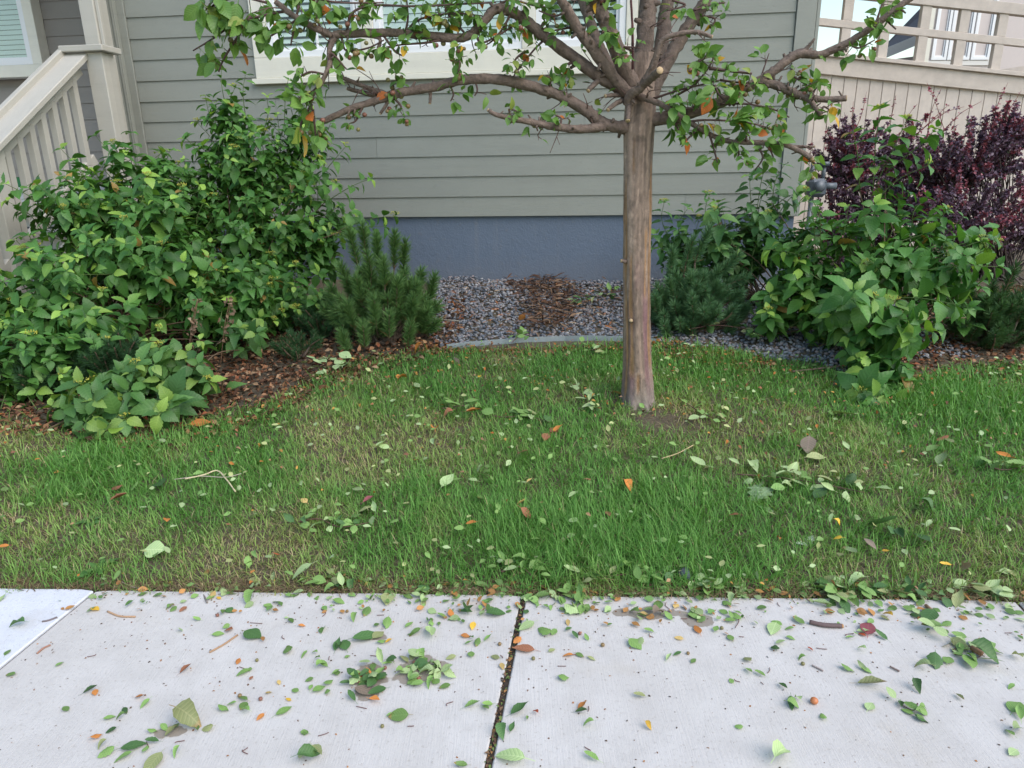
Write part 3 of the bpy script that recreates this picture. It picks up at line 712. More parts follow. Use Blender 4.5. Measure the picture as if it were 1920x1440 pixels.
for i in range(1, 4):
    seg = (ts[i]-ts[i-1])*L; a_i = np.clip(lean*.55+bend*(ts[i]+ts[i-1])/2, 0, 1.85); cur_h = cur_h+seg*np.sin(a_i); cur_v = cur_v+seg*np.cos(a_i); pos_h.append(cur_h); pos_v.append(np.maximum(cur_v, .002))
for i, tw in enumerate((1.0, .9, .6)):
    for j, sg in enumerate((-1, 1)):
        Vg[:, i*2+j, 0] = x+dx*pos_h[i]-dy*wd*tw*sg*.5; Vg[:, i*2+j, 1] = y+dy*pos_h[i]+dx*wd*tw*sg*.5; Vg[:, i*2+j, 2] = zg+pos_v[i]-.004*(i == 0)
Vg[:, 6, 0] = x+dx*pos_h[3]; Vg[:, 6, 1] = y+dy*pos_h[3]; Vg[:, 6, 2] = zg+pos_v[3]
g1, g2, g3 = np.array([.090, .250, .045]), np.array([.21, .405, .095]), np.array([.36, .43, .13])
r1 = rng.random((n, 1)); tint = g1*(1-r1)+g2*r1; tint = tint*(1-np.clip(dry, 0, 1)[:, None]*.7)+g3*np.clip(dry, 0, 1)[:, None]*.7
dt = np.array([.56, .47, .26])*(1-r1)+np.array([.36, .28, .15])*r1; tint[isdry] = dt[isdry]; tint *= rng.uniform(.75, 1.2, (n, 1))
off = (np.arange(n)*7)[:, None]
q = np.concatenate([off+np.array([[0, 1, 3, 2]]), off+np.array([[2, 3, 5, 4]])]); t3 = off+np.array([[4, 5, 6]])
stuff(tag(link('grass', mesh_np('grass', Vg.reshape(-1, 3), [q, t3], 'grass', np.repeat(tint, 7, axis=0))), 'patchy green lawn grass between the sidewalk and the planting bed', 'grass'))
print('grass', n)

# dry thatch lying flat: brown fringe along the sidewalk and over the bare patches
N = 42000
x = rng.uniform(-4.2, 4.3, N); y = rng.uniform(2.0, 5.0, N); ey = edge_y(x); by = border_y(x)
pk = np.clip(1.5*np.exp(-np.abs(y-ey-.035)/.05)+.8*blob(x, y, BARE)+.35*blob(x, y, DRY)+.10, 0, 1)
k_ = (y > ey-.02-.025*vnoise(x, y, 9, 3)) & (y < by) & (rng.random(N) < pk); x = x[k_]; y = y[k_]
xe = rng.uniform(-4.2, 4.2, 9000); x = np.concatenate([x, xe]); y = np.concatenate([y, edge_y(xe)+rng.normal(.03, .025, 9000)])
k_ = y > edge_y(x)-.03+.035*(vnoise(x, y, 6, 8)); x = x[k_]; y = y[k_]; n = len(x)
L = rng.uniform(.02, .07, n); w = rng.uniform(.0008, .002, n); az = rng.uniform(0, 6.28, n); z = np.maximum(ground_z(x, y), np.where(y < edge_y(x)+.01, .002, -1))+rng.uniform(.002, .014, n)
dx, dy = np.cos(az)*L/2, np.sin(az)*L/2; nx_, ny_ = -np.sin(az)*w, np.cos(az)*w; tl = rng.normal(0, .006, n)
V = np.stack([np.stack([x-dx-nx_, y-dy-ny_, z-tl], -1), np.stack([x-dx+nx_, y-dy+ny_, z-tl], -1), np.stack([x+nx_*.3, y+ny_*.3, z+.004], -1), np.stack([x-nx_*.3, y-ny_*.3, z+.004], -1), np.stack([x+dx, y+dy, z+tl], -1)], 1)
o5 = (np.arange(n)*5)[:, None]; r1 = rng.random((n, 1)); tint = np.array([.30, .22, .12])*r1+np.array([.10, .065, .038])*(1-r1)
stuff(tag(link('dry_thatch', mesh_np('dry_thatch', V.reshape(-1, 3), [o5+np.array([[0, 1, 2, 3]]), o5+np.array([[3, 2, 4]])], 'litter', np.repeat(tint, 5, axis=0))), 'brown dry thatch along the lawn edge by the sidewalk', 'thatch'))

# gravel ---------------------------------------------------------------------------
def icos(sub=1):
    bm = bmesh.new(); bmesh.ops.create_icosphere(bm, subdivisions=sub, radius=1); V = np.array([v.co[:] for v in bm.verts]); Fc = np.array([[v.index for v in f.verts] for f in bm.faces]); bm.free(); return V, Fc
IV, IF = icos(1)
def pebbles(x, y, z, r, tint):
    n = len(x); K = len(IV)
    sc = np.stack([r*rng.uniform(.75, 1.3, n), r*rng.uniform(.75, 1.25, n), r*rng.uniform(.45, .8, n)], -1)
    dV = IV[None]*(1+rng.uniform(-.22, .22, (n, K, 1)))*sc[:, None, :]
    a = rng.uniform(0, 6.28, n); b = rng.normal(0, .5, n); ca, sa, cb, sb = np.cos(a)[:, None], np.sin(a)[:, None], np.cos(b)[:, None], np.sin(b)[:, None]
    X = dV[..., 0]*cb-dV[..., 2]*sb; Z = dV[..., 0]*sb+dV[..., 2]*cb; Y = dV[..., 1]
    V = np.stack([X*ca-Y*sa+x[:, None], X*sa+Y*ca+y[:, None], Z+z[:, None]], -1)
    return V.reshape(-1, 3), [(IF[None]+(np.arange(n)*K)[:, None, None]).reshape(-1, 3)], np.repeat(tint, K, axis=0)
N = 21000
x = rng.uniform(-1.25, 3.2, N); y = rng.uniform(3.9, 6.9, N); by = border_y(x)
wallY = 6.7-x*math.tan(WA)
edge_line = np.interp(x, [p[0] for p in pts], [p[1] for p in pts])
k_ = (y > edge_line+.015) & (y < wallY+.01) & ((x > -.62-.15*(y-5)+.12*vnoise(x, y, 4, 4)))
k_ |= (x > 1.55) & (x < 2.4) & (y > by+.03) & (y < 4.9)
x = x[k_]; y = y[k_]; n = len(x)
shade = rng.random((n, 1)); pal = np.array([[.17, .19, .22], [.24, .255, .28], [.29, .24, .23], [.10, .11, .13], [.36, .355, .35], [.20, .20, .21]])
tint = pal[rng.integers(0, 6, n)]*(.8+.4*shade)
zg = ground_z(x, y)+.012*rng.random(n)+.05*vnoise(x, y, 3, 7)*np.clip((y-5.2)/1.0, 0, 1)
gb = Bag(); gb.add(*pebbles(x, y, zg, rng.uniform(.009, .0175, n), tint))
stuff(tag(gb.build('gravel', 'stone', None), 'mixed grey gravel bed between the metal edging and foundation', 'gravel'))
# loose larger stones one can pick out
STN = [(1283, 1081, .030, (.07, .085, .11), 'dark blue-grey stone at the lawn edge by the sidewalk')]
for px, py, r, c_, lb in STN:
    p = gpt(px, py); V, f, t = pebbles(np.array([0.]), np.array([0.]), np.array([0.]), np.array([r]), np.array([c_]))
    o = link('stone', mesh_np('stone', V, f, 'stone', t, smooth=True), None, (p[0], p[1], p[2]+r*.4)); tag(o, lb, 'stone')

# leaf litter and wood chips ---------------------------------------------------------
CHIP = leaf_tpl(3, .28, 0, .25, .5)
def litter(name, label, cat, x, y, size, pal, mat='litter', z0=.004, tpl=CHIP, up=.35, lift=.02):
    n = len(x); pal = np.array(pal); tint = pal[rng.integers(0, len(pal), n)]*rng.uniform(.6, 1.25, (n, 1))
    d = np.stack([rng.normal(0, 1, n), rng.normal(0, 1, n), rng.normal(0, up, n)], -1); nr = np.stack([rng.normal(0, .5, n), rng.normal(0, .5, n), np.ones(n)], -1)
    pos = np.stack([x, y, np.maximum(ground_z(x, y), -.0)+z0+lift*rng.random(n)], -1); bag = Bag(); bag.add(*instance(tpl, pos, d, nr, size, tint))
    return stuff(tag(bag.build(name, mat, None, True), label, cat))
def in_poly(x, y, poly):
    c = np.zeros(len(x), bool); j = len(poly)-1
    for i in range(len(poly)):
        xi, yi = poly[i]; xj, yj = poly[j]; c ^= ((yi > y) != (yj > y)) & (x < (xj-xi)*(y-yi)/(yj-yi+1e-12)+xi); j = i
    return c
def scatter_poly(pxpoly, n):
    P = [gpt(a, b)[:2] for a, b in pxpoly]; A = np.array(P); out = []
    x = rng.uniform(A[:, 0].min(), A[:, 0].max(), n*4); y = rng.uniform(A[:, 1].min(), A[:, 1].max(), n*4); k_ = in_poly(x, y, P); return x[k_][:n], y[k_][:n]
BRN = [(.16, .075, .04), (.25, .12, .06), (.10, .05, .03), (.32, .17, .09), (.06, .035, .022), (.28, .10, .05), (.38, .24, .14)]
x, y = scatter_poly([(-150, 845), (60, 815), (330, 850), (490, 800), (660, 715), (850, 665), (880, 560), (500, 560), (0, 600), (-250, 640)], 15000)
litter('brown_leaf_litter', 'rust brown leaf litter under the left shrubs', 'leaf litter', x, y, rng.uniform(.022, .055, len(x)), BRN, lift=.03)
x, y = scatter_poly([(1640, 740), (1760, 720), (1960, 700), (2050, 520), (1700, 560), (1640, 640)], 3600)
litter('brown_leaf_litter', 'brown litter under the right shrubs and pines', 'leaf litter', x, y, rng.uniform(.02, .05, len(x)), BRN)
x, y = scatter_poly([(800, 668), (1000, 664), (1170, 660), (1420, 700), (1480, 690), (1400, 660), (1240, 636), (1220, 645), (1165, 647), (900, 655), (780, 640)], 900)
litter('orange_leaf_litter', 'orange brown litter strip along the metal edging', 'leaf litter', x, y, rng.uniform(.02, .05, len(x)), [(.36, .15, .05), (.28, .14, .07), (.42, .24, .12), (.22, .10, .05)])
STRIP = leaf_tpl(3, .085, 0, .08, .4)
x, y = scatter_poly([(940, 535), (1060, 528), (1090, 560), (1060, 630), (990, 625), (985, 570)], 900)
litter('shredded_bark', 'pile of shredded brown bark mulch on the gravel against the foundation', 'mulch', x, y, rng.uniform(.05, .12, len(x)), [(.13, .068, .042), (.18, .10, .06), (.08, .045, .03), (.25, .16, .10)], 'litter', .03, STRIP, .16, .06)
x, y = scatter_poly([(830, 545), (1160, 540), (1160, 635), (840, 645)], 620)
litter('wood_chips', 'scattered wood chips over the gravel', 'wood chips', x, y, rng.uniform(.03, .085, len(x)), [(.22, .14, .09), (.34, .25, .17), (.16, .10, .07), (.34, .14, .06)], 'litter', .05, STRIP, .2, .05)
# small brown and orange bits through the lawn
N = 7600; x = rng.uniform(-3.6, 3.8, N); y = rng.uniform(2.1, 5, N); k_ = (y > edge_y(x)+.0) & (y < border_y(x)) & (rng.random(N) < np.clip(.22+.55*vnoise(x, y, 3, 40)+.9*np.exp(-(y-edge_y(x))/.07)+.5*(y-3.8), 0, 1)*.75)
x = x[k_]; y = y[k_]
litter('lawn_debris', 'small brown and orange bits of dead leaf scattered through the lawn', 'leaf litter', x, y, rng.uniform(.010, .032, len(x)), [(.42, .16, .045), (.30, .14, .07), (.20, .10, .06), (.36, .22, .12), (.48, .26, .07)], z0=.03, lift=.035)
# crumbs on the concrete
N = 3600; x = rng.uniform(-1.8, 2.0, N); y = rng.uniform(1.0, 2.3, N); k_ = (y < edge_y(x)-.01) & (rng.random(N) < np.clip(.25+.9*np.exp(-(edge_y(x)-y)/.16), 0, 1)); x = x[k_]; y = y[k_]
litter('crumbs', 'tiny brown crumbs of leaf and stem on the sidewalk', 'debris', x, y, rng.uniform(.003, .011, len(x)), [(.25, .13, .07), (.14, .08, .05), (.40, .18, .06), (.12, .09, .07)], z0=.001, lift=.001, up=.05)

# ================================================================== PLANTS
SH = [leaf_tpl(11, .29, .08, .35, .34, .82, 0, 0, .14), leaf_tpl(11, .32, .08, .18, .25, .82, .3, .012, .14), leaf_tpl(11, .27, .08, .60, .42, .82, -.3, .012, .14), leaf_tpl(11, .33, .07, .45, .18, .85, .15, .018, .14)]
def ell_dirs(n):
    v = rng.normal(0, 1, (n, 3)); return v/np.linalg.norm(v, axis=1)[:, None]
def shrub(name, label, base, blobs, leaf, n_shoots, c_dark, c_mid, c_young, extra=(), flowers=0, stem_c=(.10, .16, .04), n_parts=300, shoot=(.22, .50), nodes=(4, 7), young=.12):
    """blobs: (centre xyz, radii xyz, weight). Shoots fill the blobs, growing out of stems rising from the base."""
    root = thing(name, label, 'shrub', base)
    base = np.array(base, float); pos = []; dr = []; nm = []; sz = []; tn = []; stems = Bag(); fl = []
    w = np.array([b[2] for b in blobs], float); w /= w.sum(); jobs = []
    for _ in range(n_shoots):
        c, r, _w = blobs[rng.choice(len(blobs), p=w)]
        v = unit(rng.normal(0, 1, 3)); rad = rng.uniform(.25, 1.0)**.55; tip = np.array(c)+v*np.array(r)*rad*rng.choice([1.0, 1.0, 1.12, 1.3])
        gz = float(ground_z(tip[0], tip[1]))+.05
        if tip[2] < gz: tip[2] = gz+rng.uniform(0, .1)
        out = unit(v*np.array([1, 1, .5])+np.array([0, -.2, .75])+rng.normal(0, .2, 3)); jobs.append((tip, out, rng.uniform(*shoot), leaf*rng.uniform(.55, 1.3), rad))
    for tip, out, ln, lf in extra: jobs.append((np.array(tip, float), unit(out), ln, lf, 1.0))
    bs = [base+np.array([rng.normal(0, .14), rng.normal(0, .14), 0]) for _ in range(9)]
    for q_, (tip, out, ln, lf, rad) in enumerate(jobs):
        root_pt = tip-out*ln
        if q_ % 3 == 0 or rad == 1.0:                                 # woody stem down to the base
            b0 = bs[rng.integers(0, 9)]; b0 = np.array([b0[0], b0[1], float(ground_z(b0[0], b0[1]))]); mid = (b0+root_pt)/2+np.array([rng.normal(0, .06), rng.normal(0, .06), .10])
            V, fc, _ = tube([b0, mid, root_pt], [.007, .005, .0035], 5); stems.add(V, fc, np.array([.14, .09, .05]))
        bow = np.array([rng.normal(0, .05), rng.normal(0, .05), -.10*ln]); midp = root_pt+out*ln*.55-bow*.5
        V, fc, P = tube([root_pt, midp, tip], [.0036, .003, .0018], 5); stems.add(V, fc, np.array(stem_c))
        nn = rng.integers(*nodes)+ (2 if ln > .45 else 0); ph = rng.uniform(0, 3.14)
        for k_ in range(nn+1):
            t = .12+.88*k_/nn; i = min(len(P)-1, int(t*(len(P)-1))); p = P[i]; T = unit(P[min(i+1, len(P)-1)]-P[max(i-1, 0)])
            ref = np.cross(T, [0, 0, 1.]); ref = unit(ref if np.linalg.norm(ref) > .1 else [1, 0, 0]); bn = np.cross(T, ref); a = ph+k_*1.57
            last = k_ == nn
            for s2 in ((0, 1) if not last else (0, 1, .5, 1.5)):
                aa = a+s2*math.pi+rng.normal(0, .25); S = math.cos(aa)*ref+math.sin(aa)*bn
                up = .55 if last else .28
                d = unit(S+T*up+np.array([0, 0, -.18])+rng.normal(0, .16, 3)); nr = unit(T*.55+np.array([0, -.12, .75])+rng.normal(0, .25, 3)-S*.1)
                s_size = lf*(rng.uniform(.45, .75) if last else rng.uniform(.75, 1.12)*(1-.25*abs(t-.55)))
                pos.append(p+d*s_size*.12); dr.append(d); nm.append(nr); sz.append(s_size)
                u_ = rng.random(); c_ = np.array(c_dark)*(1-u_)+np.array(c_mid)*u_
                if (last and rad > .85 and rng.random() < .34) or rng.random() < young*.2: c_ = np.array(c_young)*rng.uniform(.7, 1.1)
                elif rng.random() < .012: c_ = np.array([.34, .22, .06])
                tn.append(c_*rng.uniform(.8, 1.2))
        if rad > .8 and rng.random() < flowers: fl.append(P[-1]+np.array([0, 0, .015]))
    leaves_to(root, SH, pos, dr, nm, sz, tn, 'leaf', n_parts)
    stuff(stems.build('stems', 'twig', root))
    FV, FF = icos(1)
    for p in fl:                                                      # corymbs of tiny yellow-green buds
        bag = Bag(); R = rng.uniform(.022, .042)
        for _ in range(26):
            a = rng.uniform(0, 6.28); rr = R*math.sqrt(rng.random()); o = p+np.array([math.cos(a)*rr, math.sin(a)*rr, .02-rr*.3+rng.normal(0, .004)])
            bag.add(FV[[0, 1, 2, 3, 4, 5, 11]]*rng.uniform(.003, .006)+o, [np.array([[0, 1, 2], [0, 2, 3], [0, 3, 4], [0, 4, 5], [0, 5, 1], [6, 2, 1], [6, 3, 2], [6, 4, 3], [6, 5, 4], [6, 1, 5]])], np.array([.42, .42, .06])*rng.uniform(.7, 1.2))
            if _ % 5 == 0: bag.add(*tube([p-np.array([0, 0, .02]), o], [.001, .0008], 3)[:2], np.array([.3, .35, .07]))
        bag.build('flower_cluster', 'fruit', root)
    return root
DK, MD, YG = (.044, .140, .026), (.115, .265, .055), (.28, .46, .08)
def e(px, py, Y, out, ln=.35, lf=.13): return (at(px, py, Y), out, ln, lf)
def bl(px, py, Y, rx, ry, rz, w): return (at(px, py, Y), (rx, ry, rz), w)
def gbase(px, Y): 
    p = at(px, 600, Y); return (p[0], p[1], float(ground_z(p[0], p[1])))
# tall shrub against the wall
shrub('tall_shrub', 'tall green shrub with yellow-green buds against the siding, left of window', gbase(450, 5.75),
      [bl(460, 320, 5.85, .46, .22, .30, 3.4), bl(425, 230, 5.95, .24, .13, .22, .9), bl(470, 440, 5.6, .60, .32, .36, 4.0), bl(500, 545, 5.3, .50, .3, .30, 3.6), bl(360, 480, 5.4, .5, .3, .40, 2.6), bl(590, 420, 5.8, .26, .2, .32, 1.4), bl(550, 270, 6.0, .26, .15, .32, 1.6), bl(350, 370, 5.7, .36, .2, .28, 2.0)],
      .110, 375, DK, MD, YG,
      [e(415, 130, 5.95, (.0, -.1, 1), .4, .10), e(440, 165, 5.9, (.2, -.1, 1), .3, .1), e(385, 180, 5.9, (-.2, -.1, 1), .35, .10), e(695, 335, 5.7, (1, -.2, .45), .45, .12), e(648, 275, 5.85, (.8, -.1, .8), .4, .11), e(630, 345, 5.6, (1, -.2, .3), .35, .12),
       e(740, 405, 5.7, (1, -.1, .2), .4, .12), e(720, 425, 5.6, (1, -.1, .1), .35, .13), e(560, 250, 5.9, (.5, -.1, 1), .4, .1), e(540, 150, 6.1, (.2, 0, 1), .35, .09), e(580, 180, 6.1, (.4, 0, 1), .35, .09), e(600, 560, 5.3, (.6, -.4, .2), .3, .13), e(350, 260, 5.8, (-.4, -.3, .8), .3, .11), e(460, 140, 5.95, (.15, -.1, 1), .35, .09), e(560, 200, 6.05, (.2, -.1, 1), .45, .09), e(520, 215, 6.0, (.1, -.2, 1), .45, .09), e(600, 250, 6.0, (.4, -.1, 1), .4, .10), e(545, 165, 6.1, (-.1, -.1, 1), .4, .085), e(370, 230, 5.9, (-.3, -.1, 1), .4, .1), e(395, 215, 5.85, (-.3, -.2, 1), .3, .1), e(500, 180, 6.0, (.3, -.1, 1), .35, .09), e(335, 310, 5.7, (-.6, -.2, .7), .35, .11), e(620, 230, 6.0, (.5, -.1, .9), .3, .09), e(480, 250, 5.6, (.1, -.5, .8), .3, .11), e(430, 300, 5.5, (-.1, -.6, .7), .3, .12), e(600, 300, 5.7, (.7, -.3, .6), .35, .11)],
      flowers=.30)
# broad shrub on the left in front of the railing
shrub('broad_shrub', 'broad dark green shrub in front of the stair railing', gbase(200, 4.9),
      [bl(210, 430, 5.0, .55, .35, .33, 4), bl(60, 540, 4.6, .55, .35, .32, 4), bl(300, 500, 4.9, .5, .35, .38, 4), bl(-120, 560, 4.6, .6, .4, .35, 2), bl(130, 600, 4.5, .5, .3, .25, 2), bl(420, 560, 4.9, .40, .25, .24, 3), bl(250, 340, 5.5, .4, .2, .35, 1.6), bl(150, 380, 5.2, .5, .3, .25, 2), bl(50, 670, 4.1, .42, .2, .22, 3.0), bl(180, 640, 4.3, .32, .2, .16, 1.2)],
      .122, 380, DK, MD, YG,
      [e(115, 280, 5.6, (-.3, -.2, 1), .4, .12), e(180, 255, 5.6, (-.1, -.1, 1), .4, .12), e(245, 250, 5.7, (.2, -.1, 1), .45, .12), e(140, 300, 5.5, (-.2, -.2, 1), .35, .13), e(45, 470, 4.7, (-.2, -.4, 1), .4, .14), e(20, 600, 4.3, (-.5, -.5, .3), .4, .15), e(75, 670, 4.2, (-.1, -.8, -.1), .4, .16), e(160, 590, 4.2, (.3, -.6, .3), .45, .15),
       e(60, 700, 4.15, (.1, -.8, -.3), .35, .15), e(240, 570, 4.4, (.4, -.5, .5), .4, .14), e(30, 450, 4.8, (-.4, -.3, 1), .35, .13), e(190, 640, 4.3, (.4, -.5, .1), .3, .14)],
      flowers=.22)
# low front shrub
shrub('low_shrub', 'low bright green shrub with large leaves at the lawn edge, lower left', gbase(240, 3.95),
      [bl(235, 735, 3.78, .40, .20, .14, 3), bl(320, 690, 3.95, .30, .18, .16, 2.4), bl(150, 755, 3.70, .24, .15, .11, 1.4)],
      .155, 52, (.055, .145, .035), (.125, .26, .065), (.30, .46, .09),
      [e(300, 775, 3.55, (.2, -.8, .15), .3, .17), e(320, 755, 3.6, (.3, -.8, .2), .3, .16), e(130, 760, 3.62, (-.5, -.6, .25), .28, .16), e(160, 790, 3.5, (-.1, -.9, .0), .25, .15), e(200, 805, 3.48, (.1, -.9, -.1), .25, .15), e(390, 715, 3.85, (.9, -.3, .15), .35, .15), e(350, 660, 4.0, (.7, -.3, .5), .35, .13), e(280, 640, 4.05, (.0, -.3, 1), .3, .13), e(300, 650, 4.0, (.1, -.4, .8), .3, .14),
       e(230, 700, 3.8, (-.1, -.6, .7), .25, .15), e(450, 615, 4.6, (.3, -.5, .7), .25, .13), e(480, 625, 4.5, (.5, -.5, .5), .25, .13)],
      flowers=.12, n_parts=300, nodes=(3, 5))
# big shrub on the right
shrub('right_shrub', 'large green shrub with serrated leaves in front of the barberry', gbase(1660, 4.75),
      [bl(1640, 470, 4.75, .58, .35, .38, 4.5), bl(1775, 500, 4.55, .42, .3, .25, 3.2), bl(1560, 520, 4.85, .36, .3, .25, 3), bl(1650, 390, 5.0, .36, .2, .18, .8), bl(1760, 440, 4.8, .35, .2, .18, 1.2), bl(1470, 585, 4.9, .26, .18, .14, 1.3), bl(1545, 600, 4.7, .22, .15, .14, 1.0), bl(1640, 630, 4.35, .30, .22, .24, 3), bl(1480, 540, 5.0, .26, .2, .16, 1.4), bl(1650, 700, 4.05, .22, .15, .12, 1.6)],
      .142, 132, DK, MD, YG,
      [e(1650, 205, 5.0, (-.1, -.1, 1), .55, .14), e(1700, 225, 5.0, (.3, -.1, 1), .45, .14), e(1755, 240, 5.0, (.7, -.1, .7), .4, .13), e(1600, 250, 5.0, (-.3, -.1, 1), .4, .13), e(1740, 310, 4.9, (.7, -.2, .6), .4, .12), e(1510, 360, 5.0, (-.3, -.1, 1), .55, .11), e(1870, 500, 4.4, (1, -.3, .1), .5, .14), e(1840, 450, 4.6, (1, -.2, .3), .4, .14),
       e(1600, 545, 4.05, (-.2, -.7, .45), .4, .19), e(1640, 560, 4.1, (.2, -.7, .3), .35, .19), e(1720, 600, 4.0, (.6, -.6, .25), .35, .18), e(1750, 620, 4.0, (.8, -.5, .1), .35, .18), e(1640, 745, 3.75, (-.05, -.8, .15), .32, .18), e(1610, 735, 3.8, (-.4, -.7, .2), .25, .17), e(1680, 750, 3.78, (.5, -.7, .1), .28, .16), e(1470, 470, 4.8, (-.8, -.3, .4), .4, .13), e(1440, 560, 4.9, (-.8, -.4, .1), .35, .13),
       e(1790, 570, 4.1, (.6, -.6, .0), .35, .17), e(1560, 590, 4.3, (-.5, -.6, -.1), .3, .15), e(1860, 445, 4.5, (.9, -.3, .4), .4, .13), e(1700, 640, 4.0, (.4, -.7, -.1), .3, .16)],
      flowers=.20)
# lower shrub behind the trunk
shrub('wall_shrub', 'loose green shrub against the foundation behind the trunk', gbase(1400, 5.8),
      [bl(1400, 450, 5.7, .42, .25, .28, 3), bl(1290, 470, 5.8, .25, .2, .30, 2), bl(1450, 400, 5.8, .30, .18, .30, 1.2), bl(1500, 470, 5.5, .3, .2, .3, 1.5)],
      .125, 78, (.045, .13, .035), (.095, .22, .06), (.2, .36, .08),
      [e(1245, 380, 5.8, (-.3, -.1, 1), .4, .12), e(1290, 390, 5.75, (0, -.1, 1), .35, .12), e(1340, 395, 5.5, (-.2, -.4, .8), .35, .18), e(1330, 365, 5.7, (0, -.1, 1), .3, .1), e(1405, 330, 5.8, (-.2, -.1, 1), .4, .12), e(1440, 300, 5.8, (.1, -.1, 1), .4, .12), e(1470, 310, 5.8, (.2, -.1, 1), .3, .11), e(1230, 440, 5.8, (-.6, -.2, .6), .3, .12)],
      flowers=.2, n_parts=260)

# mugo pines ---------------------------------------------------------------------------
NEED = (np.array([[-.028, 0, 0], [.028, 0, 0], [.024, .55, .0], [-.024, .55, 0], [0, 1, 0]], float), [np.array([[0, 1, 2, 3]]), np.array([[3, 2, 4]])], np.zeros((5, 3)))
def mugo(label, base, shoots, needle=.055, c0=(.030, .085, .034), c1=(.075, .155, .055), per=150, brown=True):
    """shoots: (tip, dir, length)"""
    root = thing('mugo_pine', label, 'pine', base, None); base = np.array(base); wood = Bag(); nb_ = 0
    for tip, d, ln in shoots:
        tip = np.array(tip, float); d = unit(d); s0 = tip-d*ln; bag = Bag()
        mid = (base+s0)/2+np.array([rng.normal(0, .03), rng.normal(0, .03), -.02]); V, fc, _ = tube([base+np.array([rng.normal(0, .05), rng.normal(0, .05), 0]), mid, s0], [.014, .010, .007], 6); wood.add(V, fc, np.array([.12, .085, .06]))
        V, fc, _ = tube([s0, (s0+tip)/2+rng.normal(0, .008, 3), tip], [.007, .006, .0035], 6); wood.add(V, fc, np.array([.20, .13, .085]))
        n = int(2.3*per*ln/.2); t = rng.random(n)**.8; p = s0+(tip-s0)*t[:, None]
        a = rng.uniform(0, 6.28, n); x_ = unit(np.cross(d, [.3, .2, .9])); y_ = np.cross(d, x_)
        rad = np.cos(a)[:, None]*x_+np.sin(a)[:, None]*y_; spread = np.where(t > .93, .4, 1.0)[:, None]
        nd = 1.25*rad*spread+d*rng.uniform(.55, 1.3, (n, 1))+np.array([0, 0, .15]); nd /= np.linalg.norm(nd, axis=1)[:, None]
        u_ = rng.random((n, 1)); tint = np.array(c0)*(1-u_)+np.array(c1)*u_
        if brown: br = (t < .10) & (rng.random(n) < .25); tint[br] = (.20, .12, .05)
        bag.add(*instance(NEED, p, nd, rng.normal(0, 1, (n, 3)), needle*rng.uniform(.7, 1.15, n), tint)); bag.build('shoot', 'needle', root)
    stuff(wood.build('branches', 'limb_bark', root)); return root
def dome(px, py, Y, rx, rz, n, ln=(.12, .24), upb=.9, ry=.25):
    c = at(px, py, Y); out = []
    for _ in range(n):
        v = unit(rng.normal(0, 1, 3)); v[2] = abs(v[2])*1.0-.25; r = rng.uniform(.45, 1)
        tip = c+v*np.array([rx, ry, rz])*r; g = float(ground_z(tip[0], tip[1]))+.10
        if tip[2] < g: tip[2] = g+rng.uniform(0, .08)
        out.append((tip, v*np.array([.75, .75, .2])+np.array([0, -.12, upb])+rng.normal(0, .15, 3), rng.uniform(*ln)))
    return out
s1 = [(at(px, py, Y), (dx, -.1, 1), ln) for px, py, Y, dx, ln in ((655, 435, 5.2, -.15, .26), (680, 425, 5.3, 0, .24), (705, 445, 5.1, .0, .28), (740, 440, 5.25, .1, .26), (760, 455, 5.3, .15, .30), (790, 510, 5.2, .25, .24), (815, 520, 5.25, .3, .24),
      (690, 480, 5.0, 0, .2), (720, 490, 4.95, .05, .2), (640, 500, 5.1, -.25, .22), (668, 520, 4.95, -.1, .2), (745, 530, 4.95, .1, .2), (775, 560, 4.95, .2, .2), (800, 575, 5.05, .3, .2), (700, 560, 4.85, 0, .2), (650, 570, 4.9, -.2, .2), (620, 540, 5.1, -.3, .2), (730, 590, 4.85, .1, .18), (680, 610, 4.8, 0, .18), (640, 625, 4.8, -.2, .18), (770, 610, 4.9, .2, .18))]
mugo('bushy mugo pine with upright candles beside the gravel, left of the trunk', gbase(722, 5.05), s1+dome(715, 585, 5.1, .48, .46, 120, (.12, .2), .75), .078, (.065, .155, .045), (.19, .32, .10), 200)
mugo('mugo pine tucked behind the tree trunk on its right', gbase(1300, 5.2), [(at(px, py, 5.15), d, .26) for px, py, d in ((1330, 430, (.35, -.1, 1)), (1300, 450, (.2, -.1, 1)), (1385, 480, (.8, -.2, .7)), (1365, 500, (.7, -.3, .6)), (1260, 470, (0, -.1, 1)), (1340, 520, (.5, -.5, .5)), (1400, 520, (.9, -.3, .4)))]+dome(1300, 585, 5.1, .44, .46, 92), .068, (.06, .15, .065), (.16, .29, .13), 220)
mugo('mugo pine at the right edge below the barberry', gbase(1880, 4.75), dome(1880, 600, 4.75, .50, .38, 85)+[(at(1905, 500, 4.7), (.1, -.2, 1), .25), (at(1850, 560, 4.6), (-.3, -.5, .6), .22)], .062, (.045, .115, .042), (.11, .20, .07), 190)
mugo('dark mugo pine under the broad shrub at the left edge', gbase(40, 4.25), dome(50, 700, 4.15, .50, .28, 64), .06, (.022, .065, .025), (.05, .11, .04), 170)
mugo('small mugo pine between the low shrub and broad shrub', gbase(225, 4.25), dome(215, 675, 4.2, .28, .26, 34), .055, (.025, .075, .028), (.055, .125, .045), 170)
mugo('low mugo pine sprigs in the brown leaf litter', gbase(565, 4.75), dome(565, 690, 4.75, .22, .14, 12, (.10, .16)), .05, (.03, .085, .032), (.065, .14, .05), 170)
mugo('mugo pine half hidden below the tall shrub', gbase(610, 5.2), dome(600, 600, 5.2, .26, .26, 20), .055, (.025, .075, .028), (.055, .13, .045), 170)

